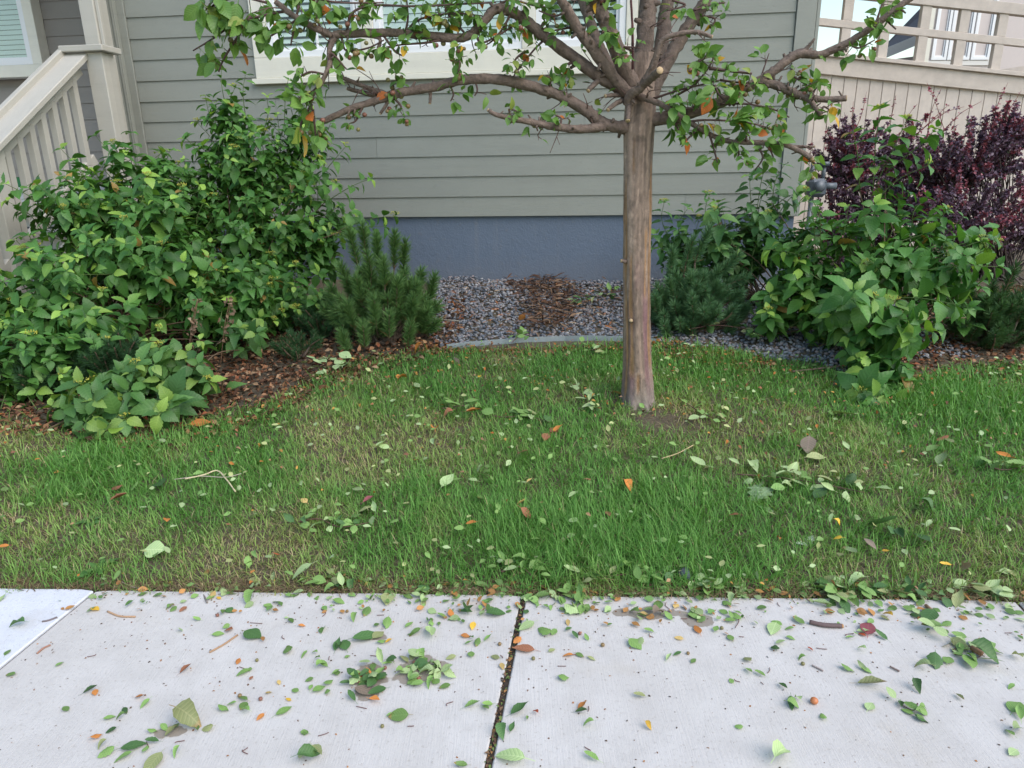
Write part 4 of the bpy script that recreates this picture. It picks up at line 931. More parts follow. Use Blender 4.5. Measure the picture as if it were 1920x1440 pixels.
# barberries -----------------------------------------------------------------------------
BB = [leaf_tpl(3, .30, 0, .2, .25), leaf_tpl(3, .36, 0, .1, .15)]
def barberry(label, base, blobs, n_arch, spikes=()):
    root = thing('barberry', label, 'shrub', base); base = np.array(base); pos = []; d_ = []; nm = []; sz = []; tn = []; wood = Bag()
    w = np.array([b[2] for b in blobs]); w = w/w.sum(); jobs = []
    for _ in range(n_arch):
        c, r, _w = blobs[rng.choice(len(blobs), p=w)]; v = unit(rng.normal(0, 1, 3)); tip = np.array(c)+v*np.array(r)*rng.uniform(.3, 1)**.6
        tip[2] = max(tip[2], .4); jobs.append((tip, unit(v+np.array([0, -.2, .7])), rng.uniform(.16, .34), 0))
    for tip, o, ln in spikes: jobs.append((np.array(tip), unit(o), ln, 1))
    for j, (tip, o, ln, red) in enumerate(jobs):
        s0 = tip-o*ln; V, fc, P = tube([s0, (s0+tip)/2+np.array([0, 0, .02])+rng.normal(0, .015, 3), tip], [.004, .003, .0015], 4); wood.add(V, fc, np.array([.22, .06, .05]) if red else np.array([.09, .05, .045]))
        if j % 4 == 0: V, fc, _ = tube([base+rng.normal(0, .1, 3)*[1, 1, 0], (base+s0)/2+rng.normal(0, .06, 3), s0], [.009, .006, .004], 4); wood.add(V, fc, np.array([.08, .06, .05]))
        redt = red or rng.random() < .30
        for i in range(int(ln/(.020 if not red else .032))):
            p = P[int(rng.random()*(len(P)-1))]
            for _ in range(7 if not red else 3):
                a = unit(rng.normal(0, 1, 3)+o*.5); pos.append(p+a*.004); d_.append(a); nm.append(unit(rng.normal(0, .5, 3)+np.array([0, -.2, 1]))); sz.append(rng.uniform(.022, .038)*(.7 if red else 1))
                u_ = rng.random(); c_ = np.array([.10, .066, .098])*(1-u_)+np.array([.28, .185, .245])*u_
                if redt and rng.random() < .7: c_ = np.array([.40, .13, .16])*rng.uniform(.6, 1.1)
                elif rng.random() < .05: c_ = np.array([.05, .08, .035])
                tn.append(c_)
    leaves_to(root, BB, pos, d_, nm, sz, tn, 'barberry', 0); stuff(wood.build('stems', 'twig', root)); return root
barberry('dark purple barberry bush between the house corner and the fence', gbase(1620, 7.1), [bl(1600, 290, 7.1, .45, .35, .42, 3), bl(1660, 380, 7.0, .6, .35, .5, 3), bl(1570, 420, 7.0, .35, .3, .5, 2), bl(1700, 280, 7.2, .4, .3, .35, 2.0)], 500,
         [(at(1625, 172, 7.1), (.2, 0, 1), .4), (at(1680, 178, 7.2), (.15, 0, 1), .35), (at(1600, 190, 7.1), (-.1, 0, 1), .3), (at(1720, 195, 7.1), (.3, 0, .9), .3), (at(1585, 215, 7.1), (-.3, 0, 1), .3)])
barberry('reddish purple barberry bush along the right edge of the photo', gbase(1850, 6.5), [bl(1840, 290, 6.5, .5, .35, .35, 3), bl(1890, 250, 6.5, .32, .3, .3, 2), bl(1820, 400, 6.3, .65, .35, .45, 3), bl(1960, 380, 6.4, .5, .4, .6, 2), bl(1760, 330, 6.8, .4, .3, .4, 2)], 530,
         [(at(1738, 155, 6.6), (-.5, 0, .9), .45), (at(1765, 165, 6.6), (.1, 0, 1), .5), (at(1808, 200, 6.5), (.7, 0, .4), .45), (at(1890, 155, 6.5), (.2, 0, 1), .4), (at(1915, 170, 6.5), (.5, 0, .8), .35), (at(1780, 195, 6.5), (.6, 0, .6), .35), (at(1840, 190, 6.5), (.6, 0, .5), .4)])

# ================================================================== CRABAPPLE TREE
TB = gpt(1196, 752); TY = TB[1]
tree = thing('crabapple_tree', 'pruned crabapple tree with split grey-brown bark and cut limb ends', 'tree', TB)
def tp(px, py, dY=0.0): return at(px, py, TY+dY)
def pxr(r, dY=0.0): return r*(TY+dY)/F_PX*.985
# trunk: dense skin with fissures
NS, NR = 72, 150
path = np.array([tp(1197, 772), tp(1196, 745), tp(1195, 690), tp(1193, 600), tp(1193, 500), tp(1194, 400), tp(1195, 300), tp(1197, 240), tp(1200, 195), tp(1204, 150, .02), tp(1207, 100, .04)])
rr = np.array([pxr(r) for r in (41, 33, 28, 26, 25.3, 26.2, 25.8, 27.5, 27, 22, 19)])
tt = np.linspace(0, len(path)-1, NR); PT = np.stack([np.interp(tt, range(len(path)), path[:, i]) for i in range(3)], -1); RT = np.interp(tt, range(len(path)), rr)
ang = np.linspace(0, 2*np.pi, NS, endpoint=False); AA, TT = np.meshgrid(ang, tt); hh = np.repeat(PT[:, 2:3], NS, 1)
wob = .045*(vnoise(AA*11/6.283*6, hh*9, 1, 41)-.5)+.05*(vnoise(AA*4, hh*40, 1, 44)-.5)*(vnoise(AA*3, hh*5, 1, 45) > .5)+.05*(vnoise(np.cos(AA)*2+5, np.sin(AA)*2+hh*2, 1.0)-.5)+.05*np.sin(AA*3+hh*1.5)+.035*(vnoise(AA*5, hh*7, 1, 3)-.5)+.30*np.exp(-(hh-TB[2])/.06)*(vnoise(np.cos(AA)*2.2, np.sin(AA)*2.2, 1, 6)-.25)
# fissures: (angle (0 = +x, -pi/2 faces camera), z0, z1, width)
def zpx(y): return tp(1193, y)[2]
fis = [(-2.62, zpx(748), zpx(330), .17), (-2.14, zpx(705), zpx(470), .15), (-.55, zpx(690), zpx(300), .15), (-1.0, zpx(560), zpx(420), .09), (-1.95, zpx(330), zpx(255), .05), (-2.9, zpx(520), zpx(350), .12), (-.2, zpx(600), zpx(400), .10), (-1.75, zpx(735), zpx(690), .09), (-2.3, zpx(600), zpx(540), .07)]
fm = np.zeros_like(AA); fe = np.zeros_like(AA)
for a0, z0, z1, w in fis:
    cen = a0+.10*(vnoise(hh*0, hh, 7, a0*7)-.5)*2; da = np.abs((AA-cen+np.pi) % (2*np.pi)-np.pi); wv = w*(.5+1.1*vnoise(hh*0+3, hh, 9, a0*3)); inz = np.clip((hh-z0)/.05, 0, 1)*np.clip((z1-hh)/.05, 0, 1)
    fm = np.maximum(fm, np.clip(1.3-da/wv, 0, 1)*inz); fe = np.maximum(fe, np.clip(1-da/(wv*2.4), 0, 1)*inz)
R2 = RT[:, None]*(1+wob+.035*fe-.085*fm)
VT = np.stack([PT[:, 0:1]+R2*np.cos(AA), PT[:, 1:2]+R2*np.sin(AA), hh], -1)
n1 = vnoise(AA*6, hh*2.2, 1, 11); n2 = vnoise(AA*14, hh*5, 1, 12); n3 = vnoise(AA*3, hh*22, 1, 13)
ct = np.array([.285, .205, .155])*(.65+.8*n1[..., None])*(.75+.5*n2[..., None]); ct = ct*(1-.30*(n3[..., None] > .78)); ct = ct*(1+.35*(vnoise(AA*9, hh*30, 1, 52)[..., None] > .85))
low = np.clip((zpx(470)-hh)/.35, 0, 1)[..., None]; pur = (low*np.clip(vnoise(AA*3, hh*4, 1, 19)*2-.7, 0, 1)[..., None]); ct = ct*(1-pur*.95)+np.array([.22, .115, .12])*pur*.95
gry = np.clip((zpx(700)-hh)/.12, 0, 1)[..., None]; ct = ct*(1-gry*.6)+np.array([.23, .205, .175])*gry*.6*(.6+.8*n2[..., None])
ct = ct*(1-fm[..., None])+np.array([.36, .20, .095])*fm[..., None]*(.6+.8*n2[..., None]); edge = np.clip(fe-fm, 0, 1)[..., None]; ct = ct*(1-edge*.4)
ix = np.arange(NR*NS).reshape(NR, NS); qn = np.stack([ix[:-1], np.roll(ix[:-1], -1, 1), np.roll(ix[1:], -1, 1), ix[1:]], -1).reshape(-1, 4)
link('trunk', mesh_np('trunk', VT.reshape(-1, 3)-TB, [qn], 'bark', ct.reshape(-1, 3), smooth=True), tree)

LB = np.array([.195, .142, .112])
LIMBS = []
def limb(pts, tint=LB, cut=True, sides=12, name='branch', nub=True):
    """pts: (px,py,radius px,dY)"""
    P = [tp(p[0], p[1], p[3]) for p in pts]; R = [pxr(p[2]*.83, p[3]) for p in pts]
    V, fc, C = tube(P, R, sides, .13, seed=len(LIMBS)+1)
    bag = Bag(); t = np.tile(tint, (len(V), 1))*rng.uniform(.8, 1.2, (len(V), 1)); bag.add(V, fc, t)
    for _ in range(int(len(P)*2.2) if nub else 0):                      # small nubs and spur scars
        i = rng.integers(1, len(C)-1); r_ = np.interp(i, np.linspace(0, len(C)-1, len(R)), R); v = unit(rng.normal(0, 1, 3)); l_ = r_+rng.uniform(.004, .03)
        V2, f2, _ = tube([C[i], C[i]+v*l_], [r_*.45, r_*.25], 6); bag.add(V2, f2, tint*.9)
    o = bag.build(name, 'limb_bark', tree, True)
    if cut:                                                             # pale sawn end
        d = unit(C[-1]-C[-2]); V, fc, _ = tube([C[-1]-d*.001, C[-1]+d*.003], [R[-1]*.96, R[-1]*.93], 12); cb = Bag(); cb.add(V, fc, np.array([.50, .36, .20]))
        x_ = cb.build('cut_end', 'cut_wood', None); x_.parent = o; x_.location = -np.array(tree.location)
    LIMBS.append((C, R)); return o
limb([(1190, 240, 15, 0), (1160, 238, 13, -.04), (1128, 230, 13, -.06), (1095, 205, 12, -.08), (1040, 176, 11, -.10), (960, 153, 10.5, -.12), (883, 148, 10, -.14), (813, 163, 9.5, -.16), (753, 173, 9, -.17), (727, 183, 7.5, -.18), (667, 200, 7, -.20), (600, 230, 6, -.22)])
limb([(753, 173, 8, -.17), (715, 180, 6.5, -.15), (690, 176, 5, -.14), (652, 166, 4, -.12)]); limb([(722, 176, 6, -.16), (690, 165, 5, -.15), (660, 153, 4.5, -.14), (640, 145, 4, -.13)])
limb([(1135, 236, 11, -.05), (1120, 239, 10, -.09), (1082, 242, 8.5, -.13), (1034, 237, 7.5, -.17), (1000, 230, 7, -.20), (969, 224, 6, -.23), (930, 215, 5, -.26), (915, 206, 3.5, -.27)])
limb([(1200, 185, 14, 0), (1161, 165, 13, -.05), (1120, 141, 12.5, -.08), (1079, 110, 12, -.1), (1031, 76, 11.5, -.12), (993, 45, 11, -.14), (958, 21, 10.5, -.16), (928, 18, 10, -.18), (912, 34, 9, -.19), (890, 58, 9, -.20), (867, 71, 8.5, -.21), (830, 70, 8.5, -.22), (747, 62, 8, -.24), (690, 62, 8, -.26), (640, 64, 7.5, -.28), (623, 67, 7.5, -.29)], cut=False)
limb([(623, 67, 7, -.29), (580, 47, 6.5, -.30), (547, 27, 6, -.31), (517, 3, 5.5, -.32)]); limb([(630, 64, 6.5, -.28), (618, 93, 5.5, -.30), (617, 123, 5, -.31), (600, 160, 4.5, -.32), (583, 187, 3, -.33), (587, 213, 2, -.33)], cut=False)
limb([(1195, 185, 13, -.03), (1165, 162, 12.5, -.08), (1120, 103, 11.5, -.14), (1086, 58, 11, -.18), (1065, 20, 10, -.22), (1053, 0, 9.5, -.24), (1035, -40, 9, -.27)], LB*1.05)
limb([(1200, 190, 17, 0), (1185, 158, 17, -.04), (1161, 103, 16, -.08), (1141, 52, 15, -.10), (1124, 17, 13.5, -.12), (1110, -10, 13, -.13), (1080, -120, 11, -.16), (1050, -260, 8, -.2)], LB*1.25)
limb([(1190, 175, 12, .08), (1141, 120, 11.5, .14), (1120, 79, 11, .18), (1103, 31, 10.5, .22), (1090, -10, 10, .25), (1040, -180, 7, .4)], LB*.9, False)
limb([(1203, 190, 20, .03), (1204, 155, 19.5, .06), (1206, 103, 19, .10), (1213, 34, 18, .12), (1216, -10, 17, .13), (1225, -150, 14, .16), (1210, -400, 8, .2)], LB*1.05, False)
limb([(1215, 185, 15, .08), (1230, 138, 15, .14), (1240, 79, 14.5, .20), (1247, 34, 14, .24), (1255, -10, 13.5, .27), (1300, -200, 9, .4)], LB*.95, False)
limb([(1215, 195, 16, .0), (1234, 148, 15, .02), (1264, 93, 14, .03), (1292, 48, 13, .04), (1316, 14, 12.5, .05), (1328, -10, 12, .06), (1400, -160, 8, .1)], LB, False)
limb([(1178, 195, 11, -.07), (1182, 178, 10, -.10), (1203, 162, 10, -.15), (1220, 134, 8.5, -.18), (1234, 96, 6.5, -.22), (1244, 74, 5.5, -.24), (1271, 64, 5, -.26), (1306, 60, 4.5, -.28), (1335, 69, 3.5, -.30)], LB*1.2)
limb([(1205, 160, 9, -.15), (1222, 146, 8.5, -.24), (1237, 132, 8, -.34)], LB*1.1)
limb([(1205, 225, 15, 0), (1240, 222, 14, -.04), (1289, 213, 13, -.08), (1330, 200, 12, -.10), (1364, 186, 11, -.12), (1399, 165, 10, -.13), (1426, 151, 10, -.14), (1450, 134, 10, -.15), (1485, 107, 9.5, -.16), (1505, 100, 9, -.17), (1540, 102, 8, -.18), (1590, 80, 7.5, -.20), (1640, 47, 7, -.22), (1680, 17, 6.5, -.24), (1710, -5, 6, -.25), (1800, -60, 4, -.3)], cut=False)
limb([(1420, 152, 8, -.14), (1450, 158, 8.5, -.17), (1485, 172, 8, -.20), (1512, 182, 7, -.22), (1555, 187, 6.5, -.25), (1587, 184, 6, -.28)]); limb([(1505, 180, 6, -.21), (1520, 190, 5.5, -.24), (1530, 203, 5, -.26), (1539, 216, 4.5, -.27)])
limb([(1500, 102, 5, -.17), (1515, 88, 4, -.18), (1528, 72, 2, -.19)], cut=False)
limb([(1195, 180, 8, -.06), (1220, 188, 6, -.12), (1244, 198, 5.5, -.16), (1290, 228, 5, -.22), (1354, 262, 5, -.27), (1416, 267, 5.5, -.30), (1464, 270, 5.5, -.33), (1495, 281, 5.5, -.35), (1522, 297, 5, -.37)])
limb([(1460, 270, 4, -.32), (1490, 275, 3.5, -.33), (1527, 275, 2.5, -.34)])
for a in ([(1170, 178, 6, -.04), (1152, 178, 4.5, -.08), (1135, 180, 4, -.11)], [(1172, 186, 6, -.04), (1155, 194, 5, -.09), (1140, 206, 4.5, -.13)], [(1180, 190, 6, -.06), (1178, 208, 5.5, -.12), (1177, 226, 5.5, -.155)], [(1125, 148, 6, -.08), (1112, 160, 5.5, -.11), (1103, 170, 5, -.13)],
          [(1176, 490, 5, -.03), (1170, 490, 4.5, -.045), (1165, 489, 4, -.05)], [(1183, 602, 5, -.06), (1183, 601, 4.5, -.083)], [(640, 64, 4, -.27), (708, 70, 4, -.25), (709, 92, 3, -.26)], [(806, 164, 4, -.15), (807, 180, 3.5, -.16), (806, 194, 3, -.16)], [(732, 182, 4, -.17), (722, 200, 3.5, -.18), (713, 213, 3, -.18)]): limb(a, nub=False)
limb([(1186, 130, 3, -.16), (1186, 60, 2.8, -.16), (1182, -20, 2.2, -.15)], np.array([.10, .035, .035]), False, 6, 'twig', False)

# leaves on spurs and sprays
TL = [leaf_tpl(8, .27, .04, .25, .30, .9, 0, 0, .3), leaf_tpl(8, .30, .04, .10, .25, .9, .4, .01, .3), leaf_tpl(8, .24, .04, .5, .4, .9, -.4, .01, .3), leaf_tpl(8, .33, .04, .2, .2, .95, .2, .02, .3)]
lp, ld, ln_, ls, lt = [], [], [], [], []; tw = Bag(); fruits = []
def leaf_at(p, d, size, orange=.05):
    u_ = rng.random(); c_ = np.array([.085, .195, .036])*(1-u_)+np.array([.20, .36, .08])*u_
    r_ = rng.random()
    if r_ < orange: c_ = np.array([.50, .15, .03]) if r_ < orange*.6 else np.array([.62, .36, .03])
    lp.append(p); ld.append(unit(d)); ln_.append(unit(rng.normal(0, .55, 3)+np.array([0, -.35, .75]))); ls.append(size); lt.append(c_*rng.uniform(.8, 1.15))
def spray(pts, n, size=.07, dens=3, thick=2.2, fruit=.12, droop=.3):
    """thin twig through pixels (px,py,dY) carrying clusters of leaves"""
    P = [tp(*p) for p in pts]; R = np.linspace(pxr(thick), pxr(thick*.5), len(P)); V, fc, C = tube(P, R, 6, .08, seed=len(lp)); tw.add(V, fc, np.array([.10, .055, .045])*rng.uniform(.8, 1.2))
    for k_ in range(n):
        i = min(len(C)-2, int((.1+.9*(k_+rng.random()*.6)/n)*(len(C)-1))); p = C[i]; T = unit(C[i+1]-C[i])
        v = unit(np.cross(T, rng.normal(0, 1, 3))+np.array([0, -.15, .1])); q_ = p+v*rng.uniform(.012, .05); V, fc, _ = tube([p, q_], [.0022, .0016], 5); tw.add(V, fc, np.array([.10, .06, .045]))
        for _ in range(rng.integers(dens, dens+3)):
            d = unit(v*.5+T*.3+rng.normal(0, .6, 3)+np.array([0, 0, -droop])); leaf_at(q_+d*size*.25, d, size*rng.uniform(.6, 1.2))
        if rng.random() < fruit: fruits.append(q_)
S = spray
# upper left: large hanging leaves
S([(540, 20, -.3), (490, 30, -.3), (440, 45, -.28), (395, 75, -.26), (362, 95, -.25)], 9, .092, 2, fruit=.1, droop=1.1); S([(500, 5, -.3), (450, -5, -.3), (400, 10, -.3), (385, 40, -.3)], 7, .10, 2, droop=1.3); S([(470, 30, -.3), (445, 70, -.28), (420, 110, -.27), (410, 135, -.27)], 6, .08, 3); S([(430, -30, -.3), (400, 0, -.3), (385, 20, -.3)], 4, .10, 3, droop=.9)
S([(560, 35, -.3), (520, 60, -.3), (495, 75, -.3)], 5, .075); S([(600, 50, -.3), (590, 20, -.3), (600, -10, -.3)], 5, .085); S([(520, -10, -.3), (580, -5, -.3), (640, 5, -.3), (720, 5, -.28)], 12, .07, 3); S([(560, 10, -.3), (550, 60, -.3), (545, 85, -.3)], 4, .085, 2, droop=.9)
S([(650, 62, -.28), (660, 25, -.28), (700, 10, -.28), (780, 12, -.26), (860, 8, -.24), (930, 5, -.2)], 20, .06, 3); S([(760, 60, -.24), (790, 35, -.24), (850, 25, -.22), (905, 30, -.2)], 11, .06, 3); S([(640, 70, -.28), (650, 95, -.28), (690, 90, -.27), (720, 75, -.26)], 8, .06, 3, fruit=.4); S([(720, 68, -.25), (740, 95, -.26), (755, 105, -.26)], 5, .06, 3); S([(840, 72, -.22), (800, 80, -.24), (745, 85, -.25), (700, 98, -.26)], 6, .05, 2, fruit=.3)
S([(855, 72, -.22), (858, 95, -.23), (862, 120, -.24), (858, 140, -.24)], 7, .06, 3, fruit=.5); S([(890, 55, -.2), (905, 80, -.22), (960, 50, -.18), (985, 30, -.15)], 8, .055, 3); S([(930, 10, -.18), (960, 0, -.18), (1000, 10, -.15), (1040, 15, -.12)], 9, .06, 3, fruit=.3); S([(870, 60, -.22), (850, 40, -.22), (835, 15, -.22), (830, -20, -.22)], 7, .065, 3); S([(760, 62, -.24), (765, 30, -.24), (760, -20, -.24)], 5, .06, 3); S([(960, 20, -.16), (945, 50, -.18), (925, 75, -.2), (910, 85, -.2)], 7, .055, 3)
# hanging spray by the wall
S([(617, 120, -.31), (622, 100, -.32), (650, 130, -.32)], 4, .06, 3, fruit=.5); S([(600, 160, -.32), (570, 185, -.33), (545, 200, -.33)], 6, .075, 3, fruit=.6); S([(587, 205, -.33), (590, 235, -.33), (592, 262, -.33)], 5, .085, 2, fruit=.8, droop=.9); S([(585, 195, -.33), (565, 230, -.33), (560, 265, -.33)], 4, .10, 2, fruit=.7, droop=.9); S([(610, 140, -.31), (580, 135, -.31), (555, 150, -.31)], 4, .07, 3)
# limb A / B
S([(740, 170, -.17), (735, 155, -.17), (755, 152, -.17)], 4, .055, 3, fruit=.4); S([(740, 185, -.17), (752, 200, -.18), (745, 208, -.18)], 4, .05, 3, fruit=.8); S([(682, 195, -.2), (668, 225, -.2), (655, 232, -.2)], 4, .05, 3, fruit=.4); S([(840, 155, -.15), (850, 175, -.15), (845, 190, -.15)], 4, .06, 2); S([(890, 150, -.14), (895, 168, -.14), (890, 180, -.14)], 2, .06, 2); S([(1050, 165, -.1), (1055, 145, -.1), (1050, 135, -.1)], 5, .055, 3); S([(1065, 185, -.1), (1055, 178, -.11), (1030, 160, -.11)], 3, .05, 2); S([(1050, 238, -.15), (1052, 222, -.15), (1040, 215, -.15)], 5, .055, 3, fruit=.3); S([(960, 222, -.23), (955, 205, -.23), (975, 210, -.23)], 5, .055, 2); S([(1005, 232, -.2), (1008, 246, -.2)], 2, .05, 1)
S([(985, 95, -.15), (965, 115, -.15), (975, 140, -.15)], 7, .055, 3); S([(1020, 75, -.12), (1000, 95, -.12), (965, 140, -.12), (960, 160, -.13)], 6, .05, 3, fruit=.3); S([(1075, 115, -.1), (1065, 120, -.12), (1080, 118, -.12)], 4, .055, 2); S([(1080, 50, -.16), (1050, 55, -.18), (1035, 58, -.18)], 5, .05, 2); S([(1065, 20, -.2), (1040, 30, -.2), (1010, 20, -.2)], 4, .06, 3); S([(1141, 60, -.12), (1135, 55, -.18), (1125, 68, -.2)], 5, .065, 3); S([(1186, 95, -.16), (1170, 88, -.18), (1200, 90, -.18)], 5, .05, 2); S([(1124, 10, -.14), (1135, 0, -.18), (1120, -10, -.18)], 4, .075, 2)
# right spray
S([(1225, 185, -.1), (1270, 170, -.15), (1310, 160, -.2), (1350, 150, -.22)], 8, .055, 3, fruit=.2); S([(1262, 182, -.12), (1300, 160, -.18), (1330, 125, -.2), (1342, 95, -.2)], 8, .065, 3, fruit=.1); S([(1290, 130, -.2), (1320, 110, -.2), (1340, 105, -.2)], 4, .085, 2); S([(1330, 128, -.2), (1360, 132, -.22), (1410, 138, -.24)], 5, .05, 2, 3.5)
S([(1350, 150, -.2), (1390, 155, -.2), (1430, 155, -.2)], 7, .06, 3, fruit=.5); S([(1340, 160, -.25), (1350, 180, -.28), (1370, 195, -.3)], 4, .10, 2); S([(1244, 198, -.16), (1280, 205, -.2), (1310, 200, -.24)], 6, .085, 2, droop=.6); S([(1290, 228, -.22), (1330, 225, -.26), (1400, 230, -.28), (1460, 245, -.3)], 12, .065, 3, fruit=.3); S([(1310, 240, -.24), (1290, 260, -.25), (1278, 275, -.26)], 5, .06, 2); S([(1330, 250, -.26), (1340, 285, -.27), (1345, 305, -.28)], 5, .065, 2, fruit=.1); S([(1370, 264, -.28), (1385, 285, -.3), (1380, 300, -.3)], 5, .06, 3); S([(1416, 267, -.3), (1430, 295, -.31), (1415, 320, -.31)], 5, .06, 2, fruit=.3); S([(1440, 268, -.31), (1450, 295, -.32)], 4, .07, 2); S([(1400, 266, -.3), (1395, 240, -.3), (1380, 225, -.3)], 6, .07, 3); S([(1495, 281, -.35), (1525, 305, -.36), (1540, 320, -.37)], 5, .065, 2, fruit=.6, droop=.8)
S([(1350, 195, -.2), (1400, 195, -.22), (1450, 205, -.24), (1480, 220, -.25)], 9, .06, 3); S([(1485, 130, -.16), (1490, 145, -.18), (1530, 160, -.2)], 6, .055, 3, fruit=.4); S([(1520, 185, -.22), (1530, 165, -.22), (1545, 150, -.22)], 6, .06, 3, fruit=.3); S([(1539, 213, -.27), (1545, 200, -.27), (1560, 210, -.27)], 4, .07, 2, droop=.8); S([(1425, 150, -.14), (1435, 120, -.14), (1442, 100, -.14)], 3, .06, 2, 1.5); S([(1590, 80, -.2), (1610, 90, -.22), (1640, 75, -.22)], 6, .06, 3, fruit=.4); S([(1640, 50, -.22), (1650, 20, -.22), (1655, 0, -.22)], 3, .075, 2, droop=.7); S([(1640, 50, -.22), (1625, 30, -.22)], 3, .065, 2); S([(1660, 35, -.22), (1680, 55, -.23)], 3, .05, 2)
S([(1250, 190, -.05), (1262, 220, -.08), (1275, 250, -.1)], 3, .085, 2, droop=.9); S([(1300, 20, .0), (1330, 10, .0), (1360, 5, .0)], 5, .05, 2); S([(1260, 0, -.1), (1285, 10, -.1), (1250, 20, -.1)], 4, .06, 2); S([(1316, 30, 0), (1340, 35, 0), (1335, 50, 0)], 4, .055, 2)
# crown above the frame
for k_ in range(90):
    a = rng.uniform(0, 6.28); r_ = rng.uniform(.3, 1.5); z = rng.uniform(2.95, 4.3); c = np.array([TB[0]-.15+math.cos(a)*r_, TB[1]+math.sin(a)*r_*.8, z])
    if project(c)[1] > -60: continue
    b_ = np.array([TB[0]+.1*math.cos(a), TB[1]+.2, min(z-.1, 3.2)]); V, fc, C = tube([b_, (b_+c)/2+rng.normal(0, .1, 3), c], [.012, .008, .003], 5); tw.add(V, fc, LB)
    for _ in range(16):
        p = C[rng.integers(len(C)//2, len(C))]+rng.normal(0, .09, 3)
        if project(p)[1] < -25: leaf_at(p, rng.normal(0, 1, 3)+[0, 0, -.3], .07*rng.uniform(.7, 1.2))
for C, Rr in LIMBS[:22]:
    for _ in range(max(1, len(C)//9)):
        i = rng.integers(2, len(C)-1); T = unit(C[min(i+1, len(C)-1)]-C[i-1]); v = unit(np.cross(T, rng.normal(0, 1, 3))+T*.6+np.array([0, 0, .15])); l_ = rng.uniform(.06, .16); m_ = C[i]+v*l_*.5+rng.normal(0, .012, 3); e_ = C[i]+v*l_+rng.normal(0, .015, 3)
        V, fc, _ = tube([C[i], m_, e_], [.0034, .0026, .0016], 5); tw.add(V, fc, np.array([.13, .075, .06]))
        w_ = m_+unit(v+rng.normal(0, .7, 3))*l_*.35; V, fc, _ = tube([m_, w_], [.002, .0013], 5); tw.add(V, fc, np.array([.13, .075, .06]))
        for _k in range(rng.integers(0, 3)): leaf_at(e_, rng.normal(0, 1, 3)+[0, 0, -.3], .05*rng.uniform(.7, 1.2))
leaves_to(tree, TL, lp, ld, ln_, ls, lt, 'leaf', 300)
stuff(tw.build('twigs', 'twig', tree))
SV, SF = icos(2); fm_ = [mesh_np('fruit', SV*[1, 1, .95], [SF], 'fruit', np.broadcast_to(c_, (len(SV), 3)), smooth=True) for c_ in ((.23, .15, .06), (.24, .10, .065), (.19, .17, .06))]
for p in fruits:
    for j in range(rng.integers(1, 3)):
        o = link('fruit', fm_[rng.integers(0, 3)], tree, p+np.array([rng.normal(0, .018), rng.normal(0, .012), -.02-.012*j])-TB); s_ = rng.uniform(.0095, .0135); o.scale = (s_, s_, s_)
print('tree leaves', len(lp), 'fruits', len(fruits))

# ================================================================== FALLEN LEAVES, CLIPPINGS, SMALL THINGS
FT = [leaf_tpl(9, .27, .03, .10, .12, .9, 0, .010, .28), leaf_tpl(9, .32, .03, .05, .18, .9, .15, .012, .25), leaf_tpl(9, .24, .03, .22, .22, .9, -.25, .010, .3), leaf_tpl(9, .36, .02, .10, .10, .95, .1, .02, .2), leaf_tpl(9, .27, .04, -.35, .55, .9, .5, .03, .3), leaf_tpl(9, .30, .05, .45, .75, .9, -.6, .03, .25), leaf_tpl(9, .22, .05, -.2, .9, 1.0, .3, .02, .3), leaf_tpl(9, .33, .10, .3, -.4, .85, .4, .04, .2)]
COL = {'g': ((.185, .315, .085), 'green'), 'd': ((.070, .150, .045), 'dark green'), 'l': ((.34, .45, .20), 'pale green'), 'o': ((.28, .31, .13), 'olive green'), 'y': ((.68, .42, .05), 'yellow'), 'Y': ((.62, .44, .16), 'pale yellow'),
       'r': ((.58, .23, .06), 'orange'), 'R': ((.50, .11, .05), 'red'), 'b': ((.27, .12, .065), 'brown'), 'p': ((.27, .085, .095), 'purplish red'), 'k': ((.22, .175, .13), 'grey-brown')}
A_ = """97 290 d 24;45 435 g 13;20 135 l 15;60 560 g 15;538 192 y 13;730 165 d 14;805 107 g 11;885 115 g 15;955 180 o 15;975 195 g 10;1030 193 b 12;1110 250 g 10;1255 212 g 15;1293 200 d 15;1230 333 g 18;1292 307 b 17;1425 340 d 32;1615 425 g 22;1710 450 g 15;1770 440 g 9;1785 470 g 9;1820 505 g 16;1895 550 g 12;338 500 g 11;510 652 d 19;537 662 r 12;815 727 g 18;705 765 d 14;620 803 g 17;675 808 g 15;370 753 g 13;787 690 r 13;865 878 g 14;625 875 d 15;550 908 r 17;575 965 o 14;597 1008 g 24;690 1030 g 26;758 965 d 36;860 940 d 20;820 980 g 14;995 1008 g 18;860 1065 o 38;928 862 g 18;965 885 o 20;990 850 g 12;1075 835 o 50;1110 868 g 15;1165 868 o 18;1265 755 g 20;1300 725 g 14;1365 695 g 20;1370 738 g 17;1380 768 g 17;1600 765 g 25;1660 650 g 12;1750 630 g 11;1797 640 g 20;1852 605 g 18;1840 658 g 13;1622 700 y 10;1513 662 Y 9;1570 605 Y 9;1712 887 g 12;1465 800 r 13;1340 490 r 9;1365 553 g 20;1405 530 g 9;1690 1015 o 18;1750 1030 d 36;1785 1000 o 32;1045 535 b 18;1700 285 r 10;1415 578 b 8;1740 590 g 11;1900 400 d 20;1195 120 Y 14;1220 90 g 16;1250 95 l 18;1290 92 l 16;1315 100 g 14;1230 128 y 9;1410 145 g 26;1505 172 g 12;1665 112 g 14;1445 103 g 13;1075 108 b 10;950 45 y 8"""
